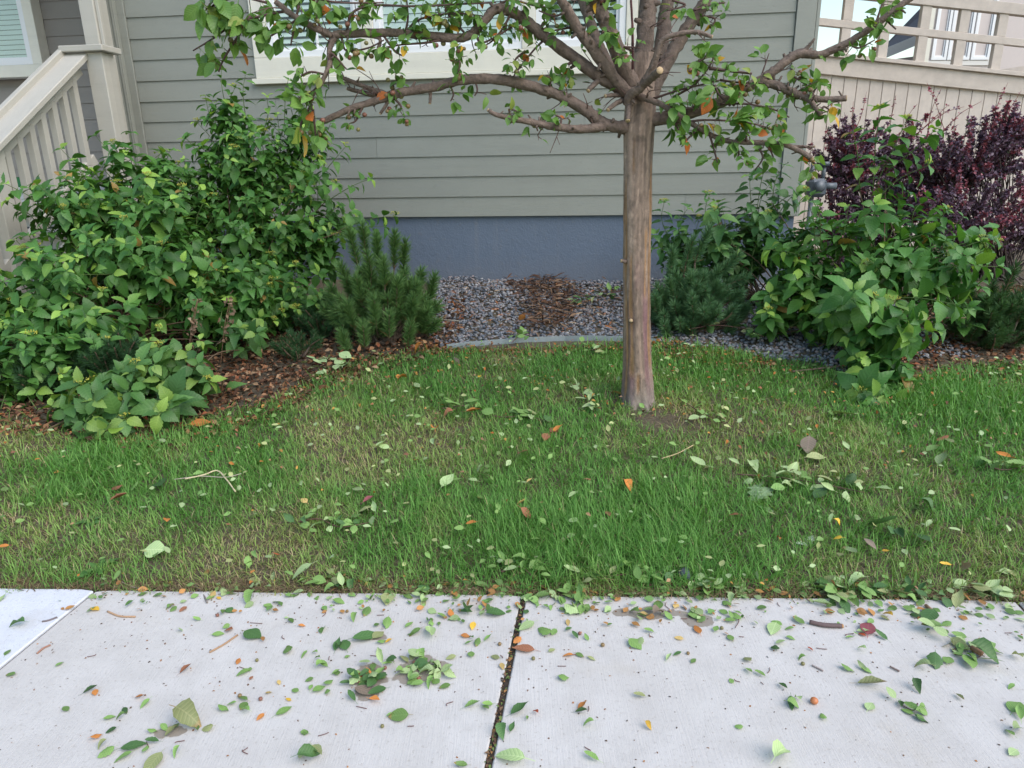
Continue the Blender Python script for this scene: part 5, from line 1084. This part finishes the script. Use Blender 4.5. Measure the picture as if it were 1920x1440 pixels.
B_ = """360 80 d 24;320 70 g 16;290 152 g 20;560 138 o 32;440 213 g 18;375 248 g 14;725 95 l 22;680 125 g 16;775 145 g 12;730 152 g 10;835 103 r 10;910 120 g 15;945 125 g 15;1000 98 g 14;1090 68 g 22;1190 115 l 20;920 225 r 17;968 195 Y 11;1010 200 d 27;1000 215 d 20;925 245 g 14;1175 218 d 32;560 278 g 22;683 278 g 17;710 328 g 22;790 258 d 10;808 275 g 10;850 272 g 9;800 330 l 30;1040 288 y 19;1000 345 r 13;1030 355 g 9;1125 358 g 12;1065 385 g 16;1015 385 g 10;1030 445 g 14;915 465 o 14;515 430 g 10;335 458 g 8;450 350 d 44;510 338 o 24;530 375 g 15;568 375 y 11;320 395 d 26;285 400 d 20;190 510 g 18;560 502 g 12;325 612 d 14;500 655 d 28;360 690 d 22;435 660 k 34;488 707 r 19;465 555 r 19;400 573 r 16;480 515 g 22;515 575 g 20;420 595 g 16;410 630 d 20;490 590 g 15;620 795 g 30;575 790 g 10;1035 738 g 22;1123 732 g 16;1112 752 g 13;880 628 g 18;270 550 g 11;90 887 g 10;1340 290 l 28;1440 322 g 27;1325 418 b 32;1288 372 r 13;1390 88 g 13;1430 133 g 28;1390 152 g 20;1450 180 g 11;1478 185 g 10;1340 205 d 10;1605 205 l 30;1640 150 g 14;1670 140 g 12;1690 190 g 16;1575 270 Y 11;1580 303 d 15;1615 343 d 13;1680 355 g 10;1485 423 o 11;1572 453 r 14;1642 452 g 15;1708 470 o 12;1555 580 g 18;1655 740 r 14;1650 772 d 18;1685 845 g 18;1300 765 d 28;1260 862 d 15;1205 898 d 25;1240 1030 l 50;1390 775 R 10;1708 1030 g 23;975 1072 g 18;1205 515 Y 12;1165 463 o 12;1345 807 g 9;670 545 l 22;640 550 g 18;690 575 g 18;720 455 g 18;755 465 g 20;700 460 o 14;720 520 l 20;760 525 g 18;810 525 l 18;835 520 g 15;820 560 l 18;800 590 g 18;830 600 g 16;800 620 g 20;720 600 g 18;700 605 g 16;745 440 b 12;785 510 g 15"""
C_ = """50 72 g 24;140 85 g 10;65 110 l 12;375 45 l 34;545 80 l 30;520 55 g 16;575 85 l 18;465 138 g 15;375 100 g 26;345 105 g 18;140 195 k 28;228 150 Y 13;75 188 Y 12;140 145 g 24;100 175 g 14;20 185 g 14;190 205 g 13;330 180 l 24;320 205 g 22;300 190 g 18;345 220 g 16;330 265 r 20;1050 160 d 28;1085 135 g 28;935 145 l 25;1025 125 g 22;1000 95 g 24;1020 70 g 22;960 110 g 20;1040 100 g 20;980 75 l 18;1100 50 l 30;1110 110 g 18;1255 95 d 30;1240 62 g 25;1595 135 o 34;1690 100 l 26;1810 100 l 28;1870 90 l 25;1380 130 g 18;1410 140 g 16;1345 85 g 16;1390 90 g 13;815 115 g 12;790 162 r 7;870 125 r 10;1250 200 y 16;1245 212 o 16;715 235 g 17;700 265 l 32;825 228 g 16;775 262 g 13;1160 262 p 36;1135 278 l 16;1130 290 R 10;1225 300 d 18;1455 205 d 38;1475 262 g 34;1535 275 g 15;1540 240 g 15;1385 198 d 13;1605 300 g 18;1665 340 l 26;1700 345 l 16;1735 410 d 44;1620 360 g 22;1590 375 l 16;1600 395 g 14;1642 417 d 10;1710 328 b 18;1880 400 o 20;785 308 g 12;708 355 d 17;575 410 o 14;580 470 g 16;635 485 g 14;495 515 g 9;880 362 R 7;1125 362 l 12;1070 307 g 10;192 405 l 14;232 383 d 13;312 417 g 11;30 340 g 25;50 330 l 16;490 305 g 14;240 308 Y 12;95 275 g 13;835 410 g 11;1065 460 g 21;1130 450 l 14;1155 465 g 14;1175 540 o 38;1420 452 l 23;1485 430 d 30;1550 415 g 22;745 545 d 17;788 628 d 26;800 640 g 20;815 605 l 16;940 690 g 17;1170 640 l 20;1400 555 d 23;1320 632 d 16;1350 665 g 17;1425 705 g 17;1430 650 g 12;1605 597 o 15;1855 545 g 13;1880 645 g 30;1895 680 g 24;1845 765 g 20;1885 755 l 24;1865 865 l 20;735 885 l 46;95 742 y 13;530 740 g 11;50 590 o 17;1850 165 l 14;1900 218 l 14;285 50 r 10;190 38 r 10;1640 100 r 12;1730 70 g 18"""
D_ = """600 408 l 32;655 405 g 18;740 405 l 14;785 505 g 24;780 340 l 16;815 350 g 12;1300 487 l 24;1408 492 l 18;1013 542 Y 15;1057 408 Y 10;1300 640 l 19;1290 727 l 17;735 660 r 15;1618 430 r 24;1385 395 b 14;1150 160 b 28;1045 600 b 24;1500 600 b 14;138 550 o 32;195 570 l 20;155 525 p 18;100 460 l 20;240 215 l 20;735 170 l 16;520 175 l 18;175 640 l 14;80 600 g 20;30 660 g 22;490 840 g 14;795 880 g 12;1375 840 g 18;1020 245 b 20;1215 125 r 18;930 85 l 8"""
E2_ = """895 25 l 48;490 140 l 17;910 220 l 12;1225 245 l 24;1455 300 l 30;750 270 o 32;400 315 l 26;85 315 l 22;455 390 g 12;575 325 l 17;640 365 l 22;770 480 d 32;940 410 d 24;1110 670 d 36;1170 700 d 28;1220 720 d 28;1350 740 d 32;1375 655 l 17;1385 550 d 28;940 825 l 22;880 835 o 15;1050 770 k 24;860 740 y 13;1135 815 y 10;1470 900 y 14;1570 890 k 22;1760 340 g 22;1870 325 g 26;1450 160 b 18;1800 275 r 18;1490 180 o 18;1395 240 g 22;975 620 l 18;825 625 l 14;870 648 y 12;535 735 r 9;275 605 b 18;530 450 g 22;550 600 d 22;1240 110 d 24;700 205 k 34;1530 120 l 12;1665 200 l 12;1520 690 l 14"""
F2_ = """905 420 d 36;757 437 g 16;880 805 l 36;685 510 b 22;660 440 b 20;950 630 r 20;1410 870 g 22;1440 825 g 16;1515 845 l 14;1695 925 l 34;1630 937 g 15;1540 575 l 18;1715 525 Y 16;1135 78 r 30;1470 205 r 10;1125 375 g 14;30 785 r 15;1035 770 b 12;1730 620 g 18;1800 640 g 22;1770 600 l 16;1860 690 l 12;1300 655 b 12;1565 825 R 10;1430 930 r 9"""
G2_ = """625 1000 l 16;545 950 r 20;250 840 l 24;150 850 l 17;105 900 l 26;240 890 l 32;440 885 l 10;1690 1045 Y 22;960 955 y 7;1310 1280 b 26;1355 1245 b 18;440 1330 l 22;920 1300 l 14;850 860 k 26;790 1150 b 18;925 1145 r 20;720 1225 r 22;625 795 r 20;1180 645 r 14;1000 655 r 14"""
fcache = {}; fbag = {}
MARK = [(785, 1258, 'the right damp leaf patch'), (690, 1272, 'the left damp leaf patch'), (358, 1358, 'the long olive leaf at left'), (982, 1219, 'the brown oval leaf by the joint'), (1548, 1176, 'the thick dark stick'),
        (1526, 1319, 'the orange crabapple'), (1627, 1181, 'the purplish red leaf'), (1225, 1152, 'the damp streak at the lawn edge'), (1462, 1421, 'the big pale leaf, bottom right'), (180, 1108, 'the corner of the white slab'), (978, 1085, 'the top of the dark joint'), (250, 1405, 'the dark leaf trio, bottom left'),
        (745, 1345, 'the fresh leaf below the patches'), (915, 1430, 'the bottom end of the joint'), (1835, 1228, 'the brown stick stub'), (1632, 1288, 'the long olive leaf at right'), (475, 1193, 'the curled dark leaf'), (1580, 1115, 'the leaf heap at the lawn edge'), (560, 1385, 'the dark leaf pair, bottom middle'),
        (932, 1152, 'the dark oval leaf beside the joint'), (1195, 750, 'the trunk base'), (400, 910, 'the bent straw'), (1412, 945, 'the wilting thistle leaf'), (930, 785, 'the long cutting in the lawn'), (1283, 1081, 'the blue-grey stone'), (1640, 750, "the right shrub's lowest sprig"), (230, 790, 'the low front shrub'),
        (720, 650, 'the mugo pine by the gravel'), (630, 990, 'the leaf cluster in the lawn'), (1690, 1010, 'the dark leaf group on the lawn'), (1080, 945, 'the two pale lawn leaves'), (845, 915, 'the big pale lawn leaf'), (1577, 786, 'the big white-green lawn leaf'), (1860, 890, 'the twig at the right lawn edge'), (600, 700, 'the pale spray on the litter'), (60, 1175, 'the dark leaf on the white slab'), (1480, 900, 'the leafy cutting at right')]
used_labels = set()
def uniq(lb, v_):
    if lb in used_labels:
        for w in (('flat', 'flat', 'bent', 'broad', 'curled', 'folded', 'narrow', 'crumpled')[v_], 'second', 'third', 'another'):
            t = w+' '+lb
            if t not in used_labels and len(t.split()) <= 16: lb = t; break
    used_labels.add(lb); return lb
def place_words(px, py, lawn):
    best = min(MARK, key=lambda m: math.hypot(px-m[0], (py-m[1])*1.3)+(1e3 if (m[1] < 1095) != bool(lawn) else 0)); dx, dy = px-best[0], py-best[1]; dd = math.hypot(dx, dy)
    hz = 'right' if dx > 0 else 'left'; vt = 'below' if dy > 0 else 'above'
    rel = hz+' of' if abs(dx) > 2*abs(dy) else vt if abs(dy) > 2*abs(dx) else vt+' and '+hz+' of'
    return ('just ' if dd < 50 else 'well ' if dd > 110 else '')+rel+' '+best[2]
def fall(px, py, key, spx, lawn, solo=True):
    p = gpt(px, py); z = project(p)[2]; L_ = spx*(1.32 if spx > 14 else 1.5)*z/F_PX; v_ = rng.integers(0, 8); c_, cn = COL[key]; var = rng.integers(0, 3)
    kk = (key, v_, var)
    if kk not in fcache:
        t = np.array(c_)*(.72, 1.0, 1.22)[var]; V, fc, FR = FT[v_]; tt = np.tile(t, (len(V), 1))
        if var == 0 and key in 'glo': tt[-8:] = tt[-8:]*.4+np.array([.30, .16, .06])*.6
        fcache[kk] = mesh_np('fallen_leaf', V, fc, 'dry_leaf' if key in 'brRpk' else 'fallen', tt, FR, True)
    a = rng.uniform(0, 6.28); til = .28 if lawn else .07
    d = unit([math.cos(a), math.sin(a), rng.normal(0, til)]); nr = unit([rng.normal(0, til), rng.normal(0, til), 1]); Rm = frames(d[None], nr[None])[0]
    Rm[:, 0] *= rng.uniform(.8, 1.15)
    lift = .046 if lawn else (.10, .08, .16, .10, .05, .40, .08, .30)[v_]*L_+.003; ctr = p+np.array([0, 0, lift])-Rm[:, 1]*L_*.5
    if not solo:
        V, fc, FR = FT[v_]; fbag.setdefault(lawn, Bag()).add(V@(Rm*L_).T+ctr, fc, np.array(c_)*(.72, 1.0, 1.22)[var], FR); return
    o = link('fallen_leaf', fcache[kk]); mw = np.eye(4); mw[:3, :3] = Rm*L_; mw[:3, 3] = ctr; o.matrix_world = Matrix(mw.tolist())
    sw_ = 'tiny' if spx < 11 else 'small' if spx < 17 else 'medium' if spx < 24 else 'big' if spx < 33 else 'large'
    best = min(MARK, key=lambda m: math.hypot(px-m[0], (py-m[1])*1.3)+(1e3 if (m[1] < 1095) != bool(lawn) else 0)); dx, dy = px-best[0], py-best[1]; dd = math.hypot(dx, dy)
    hz = 'right' if dx > 0 else 'left'; vt = 'below' if dy > 0 else 'above'
    if dd < 14: rel = 'on'
    elif abs(dx) > 2*abs(dy): rel = hz+' of'
    elif abs(dy) > 2*abs(dx): rel = vt
    else: rel = vt+' and '+hz+' of'
    if 14 <= dd < 50: rel = 'just '+rel
    elif dd > 110: rel = 'well '+rel
    m_ = best[2] if not (dd < 14 and 'leaf' in best[2]) else ('the lawn' if lawn else 'the sidewalk')
    lb = f'{sw_} {cn} leaf {rel} {m_}'; lb = lb.replace('leaf on the sidewalk', 'leaf lying alone on the sidewalk').replace('leaf on the lawn', 'leaf lying alone on the lawn'); lb = uniq(lb, v_); tag(o, lb, 'leaf', 'fallen leaves')
FALL = []
for txt, ox, oy, sc, lawn in ((A_, 0, 1080, 1/3, 0), (B_, 540, 1080, 1/3, 0), (C_, 1180, 1080, .3854, 0), (D_, 640, 780, 1/3, 1), (E2_, 1280, 780, 1/3, 1), (F2_, 0, 780, 1/3, 1), (G2_, 560, 380, .354, 1)):
    for it in txt.split(';'):
        a, b_, c_, d_ = it.split(); FALL.append((ox+float(a)*sc, oy+float(b_)*sc, c_, float(d_), lawn))
FALL.sort(key=lambda f: -f[3])
for i, f in enumerate(FALL): fall(*f, i < 298)
for lawn, bg_ in fbag.items(): stuff(tag(bg_.build('leaf_scatter', 'fallen', None, True), 'tiny fallen leaves scattered over the '+('lawn' if lawn else 'sidewalk slabs'), 'leaf litter'))
# the uncounted rest: tiny leaf bits on concrete edge and lawn
N = 900; x = rng.uniform(-1.7, 2.2, N); y = edge_y(x)+rng.normal(-.02, .09, N); k_ = (y < edge_y(x)+.12) & (rng.random(N) < np.where(x < -.7, .25, .8)); x = x[k_]; y = y[k_]
litter('leaf_scatter', 'small loose green leaves strewn along the edge of sidewalk and lawn', 'leaf litter', x, y, rng.uniform(.012, .040, len(x)), [(.18, .31, .085), (.14, .26, .07), (.32, .43, .19), (.44, .22, .07)], 'fallen', .006, FT[1], .12, .006)
N = 2600; x = rng.uniform(-3.3, 3.6, N); y = rng.uniform(2.2, 4.9, N); k_ = (y < border_y(x)) & (y > edge_y(x)+.04) & (rng.random(N) < .25+.5*vnoise(x, y, 2.3, 77)); x = x[k_]; y = y[k_]
litter('leaf_scatter', 'small pale green leaves strewn all over the lawn', 'leaf litter', x, y, rng.uniform(.018, .042, len(x)), [(.20, .34, .09), (.36, .47, .22), (.18, .30, .08), (.40, .44, .18)], 'fallen', .034, FT[1], .3, .03)

# clipped branches ------------------------------------------------------------------------
def clipping(label, pts, n, size, key='g', group=None, rad=.0035, pile=.03, lift=.03):
    P = [gpt(*p)+np.array([0, 0, lift]) for p in pts]; root = thing('clipped_twig', label, 'twig', P[0]-np.array([0, 0, lift]), group); b = np.array(root.location)
    V, fc, C = tube(P, np.linspace(rad, rad*.6, len(P)), 6, .1, seed=n); link('stem', mesh_np('stem', V-b, fc, 'twig', np.tile([.14, .07, .055], (len(V), 1)), smooth=True), root)
    for i in range(n):
        kk = (key if rng.random() < .6 else rng.choice(['g', 'l', 'd', 'o']))
        c_ = np.array(COL[kk][0]); v_ = rng.integers(0, 8); ck = ('clip', kk, v_)
        if ck not in fcache:
            V, fc, FR = FT[v_]; fcache[ck] = mesh_np('leaf', V, fc, 'fallen', np.tile(c_, (len(V), 1)), FR, True)
        o = link('leaf', fcache[ck], root); p = C[rng.integers(0, len(C))]+np.array([rng.normal(0, pile), rng.normal(0, pile), rng.uniform(0, pile*.6)]); d = unit([rng.normal(), rng.normal(), rng.normal(.1, .25)]); Rm = frames(d[None], unit([rng.normal(0, .35), rng.normal(-.1, .35), 1])[None])[0]
        mw = np.eye(4); mw[:3, :3] = Rm*size*rng.uniform(.7, 1.2); mw[:3, 3] = p-b; o.matrix_local = Matrix(mw.tolist())
clipping('long leafy cutting lying in the lawn left of the trunk', [(830, 775), (880, 770), (930, 790), (985, 790), (1030, 800)], 20, .085, 'g', pile=.035)
clipping('leafy cutting lying in the grass just left of the trunk base', [(1075, 735), (1095, 755), (1120, 775)], 14, .075, 'l')
clipping('broken twig with pale leaves lying right of the trunk base', [(1270, 755), (1310, 780), (1350, 800), (1420, 830)], 12, .06, 'g')
clipping('leafy cutting in the lawn in front of the low right shrub', [(1380, 900), (1450, 905), (1520, 915), (1620, 935)], 26, .07, 'l', pile=.05)
clipping('thin twig with small leaves upright in grass right of the trunk', [(1298, 690), (1296, 655), (1300, 620)], 12, .05, 'l', lift=.06)
clipping('dark leafy spray lying on the gravel beside the trunk', [(1165, 560), (1130, 568), (1095, 580), (1075, 590)], 30, .07, 'd', pile=.05, lift=.07)
clipping('pale leafy spray lying on brown litter left of the mugo pine', [(590, 700), (615, 690), (640, 700), (655, 685)], 16, .075, 'l', pile=.05)
clipping('small sprig with leaves over the metal edging', [(960, 655), (975, 640), (990, 635)], 9, .06, 'g', lift=.05)
clipping('leafy sprig on the lawn edge right of the metal edging middle', [(1090, 655), (1120, 665), (1140, 650)], 14, .055, 'g')
clipping('hanging-leaved twig across the gravel under the right shrub', [(1290, 640), (1340, 632), (1400, 640), (1430, 655)], 14, .085, 'd', lift=.09)
clipping('leaf cluster with a stem lying in the lawn at lower left centre', [(560, 990), (600, 985), (640, 1000), (700, 990)], 20, .05, 'g', pile=.05)
clipping('heap of green leaves on the lawn edge above the right slab', [(1540, 1120), (1570, 1110), (1610, 1125)], 22, .07, 'g', pile=.04, lift=.012)
clipping('leafy heap at the lawn edge right of the dark joint', [(1130, 1090), (1190, 1085), (1240, 1095)], 24, .055, 'g', pile=.05, lift=.02)
clipping('leafy twig at the right edge of the lawn', [(1850, 885), (1880, 892), (1920, 885)], 8, .07, 'g')
clipping('small twig with leaves near the top right of the right slab', [(1370, 1150), (1385, 1165), (1378, 1180)], 5, .04, 'g', lift=.006, pile=.012, rad=.002)
clipping('reddish twig with three leaves on the right slab', [(1720, 1322), (1712, 1335), (1690, 1325)], 4, .05, 'd', lift=.006, pile=.012, rad=.002)
clipping('small sprig of leaves in the lawn edge above the middle slab', [(940, 1085), (975, 1075), (1000, 1095)], 16, .05, 'g', pile=.035, lift=.03)

clipping('loose leaf cluster on the middle slab where it meets the lawn, left', [(410, 1108), (440, 1112), (470, 1108)], 9, .045, 'l', pile=.03, lift=.008, rad=.002)
clipping('leafy sprig lying over the lawn edge above the middle slab', [(585, 1092), (620, 1100), (660, 1098)], 14, .05, 'g', pile=.04, lift=.012, rad=.002)
clipping('green leaf cluster on the middle slab below the lawn edge', [(760, 1108), (790, 1114), (820, 1108)], 13, .05, 'g', pile=.035, lift=.008, rad=.002)
clipping('leaf cluster with thin stem right of the joint, close to the lawn', [(1030, 1110), (1070, 1125), (1100, 1140)], 15, .05, 'g', pile=.04, lift=.008, rad=.002)
clipping('pale leaf cluster at the lawn edge right of the stone', [(1310, 1098), (1345, 1105), (1385, 1106)], 11, .06, 'l', pile=.035, lift=.012, rad=.002)
clipping('spread of dark leaves at the lawn edge over the right slab', [(1660, 1112), (1710, 1118), (1750, 1114)], 15, .055, 'd', pile=.04, lift=.010, rad=.002)
clipping('pale leaf cluster at the far right lawn edge', [(1800, 1105), (1850, 1108), (1905, 1112)], 14, .065, 'l', pile=.04, lift=.012, rad=.002)
clipping('leafy pile with a stick on the far right of the right slab', [(1785, 1222), (1815, 1215), (1845, 1235)], 13, .06, 'g', pile=.03, lift=.008, rad=.002)
clipping('damp heap of small leaves in the right patch of the middle slab', [(760, 1258), (790, 1245), (815, 1270)], 20, .045, 'l', pile=.028, lift=.006, rad=.002)
clipping('damp heap of small leaves in the left patch of the middle slab', [(675, 1270), (692, 1258), (700, 1285)], 14, .05, 'd', pile=.025, lift=.006, rad=.002)
# weeds -----------------------------------------------------------------------------------
WL = [leaf_tpl(9, .20, .35, .25, .2, 1.1, 0, .02), leaf_tpl(9, .17, .45, .45, .25, 1.1, .2, .02)]
def weed(label, px, py, n, size, c_, spread=1.0, name='weed'):
    p = gpt(px, py); root = thing(name, label, 'weed', p)
    for i in range(n):
        a = rng.uniform(0, 6.28); d = unit([math.cos(a)*spread, math.sin(a)*spread, rng.uniform(.15, .8)]); v_ = rng.integers(0, 2); ck = ('w', c_, v_)
        if ck not in fcache: V, fc, FR = WL[v_]; fcache[ck] = mesh_np('leaf', V, fc, 'leaf', np.tile(c_, (len(V), 1)), FR, True)
        o = link('leaf', fcache[ck], root); Rm = frames(d[None], unit([rng.normal(0, .3), rng.normal(0, .3), 1])[None])[0]; mw = np.eye(4); mw[:3, :3] = Rm*size*rng.uniform(.6, 1.15); mw[:3, 3] = d*.008; o.matrix_local = Matrix(mw.tolist())
weed('leafy green weed at the corner of the white slab', 187, 1068, 14, .075, (.09, .21, .05)); weed('low weed with toothed leaves in the lawn at left', 170, 980, 9, .06, (.10, .22, .06)); weed('weed growing at the top of the dark joint', 978, 1080, 12, .055, (.10, .21, .06)); weed('pale toothed weed at the lawn edge right of the joint', 1150, 1062, 12, .055, (.20, .34, .13))
weed('pale toothed weed next to the blue-grey stone', 1235, 1080, 10, .06, (.17, .30, .10)); weed('wilting pale thistle leaf lying in the lawn at right', 1412, 945, 6, .16, (.30, .42, .22), name='thistle'); weed('small white thistle leaf piece on the lawn, lower right', 1520, 1025, 3, .07, (.55, .62, .48), name='thistle'); weed('spiky thistle seedling in the brown litter by the low shrub', 480, 660, 10, .16, (.14, .26, .10), .8, 'thistle')

# sticks, straw, stems, fruits ---------------------------------------------------------------
def stick(name, label, pts, r, c_, lift, mat='twig', group=None, cat='stick', cut=None):
    P = [gpt(*p)+np.array([0, 0, lift]) for p in pts]; b = P[0]; bag = Bag(); V, fc, C = tube(P, [r]*len(P), 8, .12, seed=int(pts[0][0])); bag.add(V, fc, np.array(c_))
    if cut: d = unit(C[-1]-C[-2]); V, fc, _ = tube([C[-1]-d*.002, C[-1]+d*.004], [r*.97, r*.9], 8); bag.add(V, fc, np.array(cut))
    o = bag.build(name, mat, None); me = o.data; v = np.zeros(len(me.vertices)*3); me.vertices.foreach_get('co', v); me.vertices.foreach_set('co', (v.reshape(-1, 3)-b).ravel()); o.location = b; return tag(o, label, cat, group)
stick('stick', 'short thick dark stick with pale cut end on the right slab', [(1517, 1170), (1545, 1176), (1578, 1178)], .0075, (.13, .085, .08), .009, cut=(.45, .24, .10))
stick('stick', 'short brown stick stub lying on leaves, far right slab', [(1820, 1220), (1840, 1232)], .009, (.30, .16, .08), .012); stick('stick', 'small brown stick bit near the lawn edge at right', [(1735, 1138), (1748, 1149)], .006, (.26, .15, .08), .007)
stick('straw', 'bent pale straw lying on the lawn at left', [(350, 916), (385, 908), (410, 900), (428, 918), (444, 940)], .0035, (.62, .52, .32), .05, cat='straw'); stick('straw', 'thin grey stalk crossing the bent straw', [(330, 916), (380, 910), (425, 912), (455, 905)], .0022, (.42, .36, .28), .048, cat='straw')
stick('stick', 'thin brown stick lying in the grass under the right shrub', [(1485, 705), (1530, 700), (1580, 694)], .006, (.22, .13, .10), .03); stick('straw', 'pale dry stalk on the gravel left of the bark pile', [(812, 612), (838, 614), (862, 616)], .004, (.42, .38, .30), .06, cat='straw')
stick('straw', 'pale stalk lying in the lawn before the trunk', [(1240, 872), (1270, 862), (1300, 846)], .003, (.50, .38, .20), .035, cat='straw'); stick('stick', 'curved tan stick on the middle slab, upper left', [(202, 1148), (225, 1157), (254, 1158)], .0032, (.46, .28, .16), .004); stick('stick', 'straight tan stick on the middle slab beside an orange fleck', [(393, 1225), (420, 1210), (446, 1192)], .003, (.40, .24, .13), .004)
stick('stick', 'tan stick near the left joint', [(70, 1227), (82, 1217), (95, 1211)], .003, (.36, .18, .12), .004); stick('stick', 'pale twig poking from lawn edge onto the middle slab', [(227, 1093), (250, 1103), (272, 1108)], .0022, (.46, .38, .30), .006); stick('stick', 'grey twig lying from lawn edge onto the middle slab', [(361, 1095), (378, 1112), (389, 1132)], .0035, (.22, .19, .17), .006)
stick('stick', 'forked dark twig on the left joint', [(80, 1168), (92, 1166), (108, 1160)], .0035, (.16, .13, .13), .006); stick('stick', 'small forked twig mid right slab', [(1668, 1252), (1676, 1256), (1686, 1261)], .0028, (.20, .14, .12), .005); stick('stick', 'short grey twig at the centre of the right slab', [(1522, 1249), (1532, 1254), (1543, 1260)], .0025, (.30, .24, .22), .004)
N = 40
for i in range(N):
    px = rng.uniform(60, 1900); py = 1108+320*rng.random()**1.8; a = rng.uniform(0, 6.28); l_ = rng.uniform(8, 24); b2 = rng.normal(0, 4)
    sl_ = 'left of the dark joint' if px < 982-.212*(py-1110) else 'right of the dark joint'
    stick('leaf_stem', 'thin reddish leaf stem '+place_words(px, py, 0), [(px, py), (px+math.cos(a)*l_*.5+b2, py+math.sin(a)*l_*.3), (px+math.cos(a)*l_, py+math.sin(a)*l_*.6)], .0011, (.16, .075, .065), .003, group='thin leaf stems on the sidewalk', cat='stem')
for px, py, r in ((1130, 1212, .010), (1000, 1237, .009), (937, 1210, .009), (722, 1255, .009), (777, 1246, .010), (785, 1275, .010), (651, 1148, .008), (672, 1280, .009), (1087, 1190, .009), (1505, 1247, .009), (1485, 1316, .011), (1353, 1180, .009), (1290, 1227, .008), (717, 1364, .008), (450, 1307, .009), (489, 1313, .009), (482, 1240, .008), (408, 1156, .009), (1205, 1120, .009)):
    p = gpt(px, py); o = link('fallen_crabapple', fm_[rng.integers(0, 3)], None, (p[0], p[1], .65*r)); o.scale = (r*.72,)*3; sl_ = 'left of the dark joint' if px < 982-.212*(py-1110) else 'right of the dark joint'
    tag(o, 'tiny brownish crabapple '+place_words(px, py, 0), 'fruit', 'fallen crabapples')
p = gpt(1526, 1319); o = link('fallen_crabapple', mesh_np('fruit', SV*[1, 1, .9], [SF], 'fruit', np.tile([.55, .19, .07], (len(SV), 1)), smooth=True), None, (p[0], p[1], .010)); o.scale = (.0115,)*3; tag(o, 'orange crabapple alone on the right slab', 'fruit')
# bits caught in the dark joint
N = 420; t = rng.random(N); jx = JX[4]; top = np.array([jx, edge_y(jx)]); P2 = top[None]-JD[None]*(t*CUT)[:, None]; x = P2[:, 0]+rng.normal(0, .005, N); y = P2[:, 1]
bag = Bag(); pal = np.array([(.10, .06, .04), (.05, .035, .025), (.35, .18, .07), (.20, .12, .07), (.14, .2, .06)])
bag.add(*instance(CHIP, np.stack([x, y, rng.uniform(-.006, .002, N)], -1), np.stack([rng.normal(0, .5, N), rng.normal(0, 1, N), rng.normal(0, .2, N)], -1), np.tile([0, 0, 1.], (N, 1)), rng.uniform(.006, .018, N), pal[rng.integers(0, 5, N)])); stuff(tag(bag.build('joint_debris', 'litter', None), 'dark leaf crumbs packed into the sidewalk joint', 'debris'))
# dried flower stalks in the shrub
for lb, px, py, Y in (('dried brown flower stalk hanging at the base of the broad shrub', 357, 605, 4.55), ('second dried brown stalk right of the first, above the litter', 420, 600, 4.6)):
    t0 = at(px+14, py-45, Y); t1 = at(px, py+40, Y); g = np.array([t1[0]-.05, t1[1], float(ground_z(t1[0], t1[1]))]); root = thing('dried_stalk', lb, 'dry stalk', g); V, fc, C = tube([g, (g+t0)/2+[.0, 0, .05], t0, t1], [.003, .003, .0025, .002], 5); link('stem', mesh_np('stem', V-g, fc, 'twig', np.tile([.24, .14, .08], (len(V), 1))), root); bag = Bag(); n = 40
    pp = t0+(t1-t0)*rng.random((n, 1))+rng.normal(0, .018, (n, 3)); bag.add(*instance(CHIP, pp, rng.normal(0, 1, (n, 3))+[0, 0, -.8], rng.normal(0, 1, (n, 3)), rng.uniform(.02, .05, n), np.array([(.30, .20, .13), (.22, .14, .09), (.38, .27, .18)])[rng.integers(0, 3, n)])); stuff(bag.build('dry_bracts', 'litter', root))
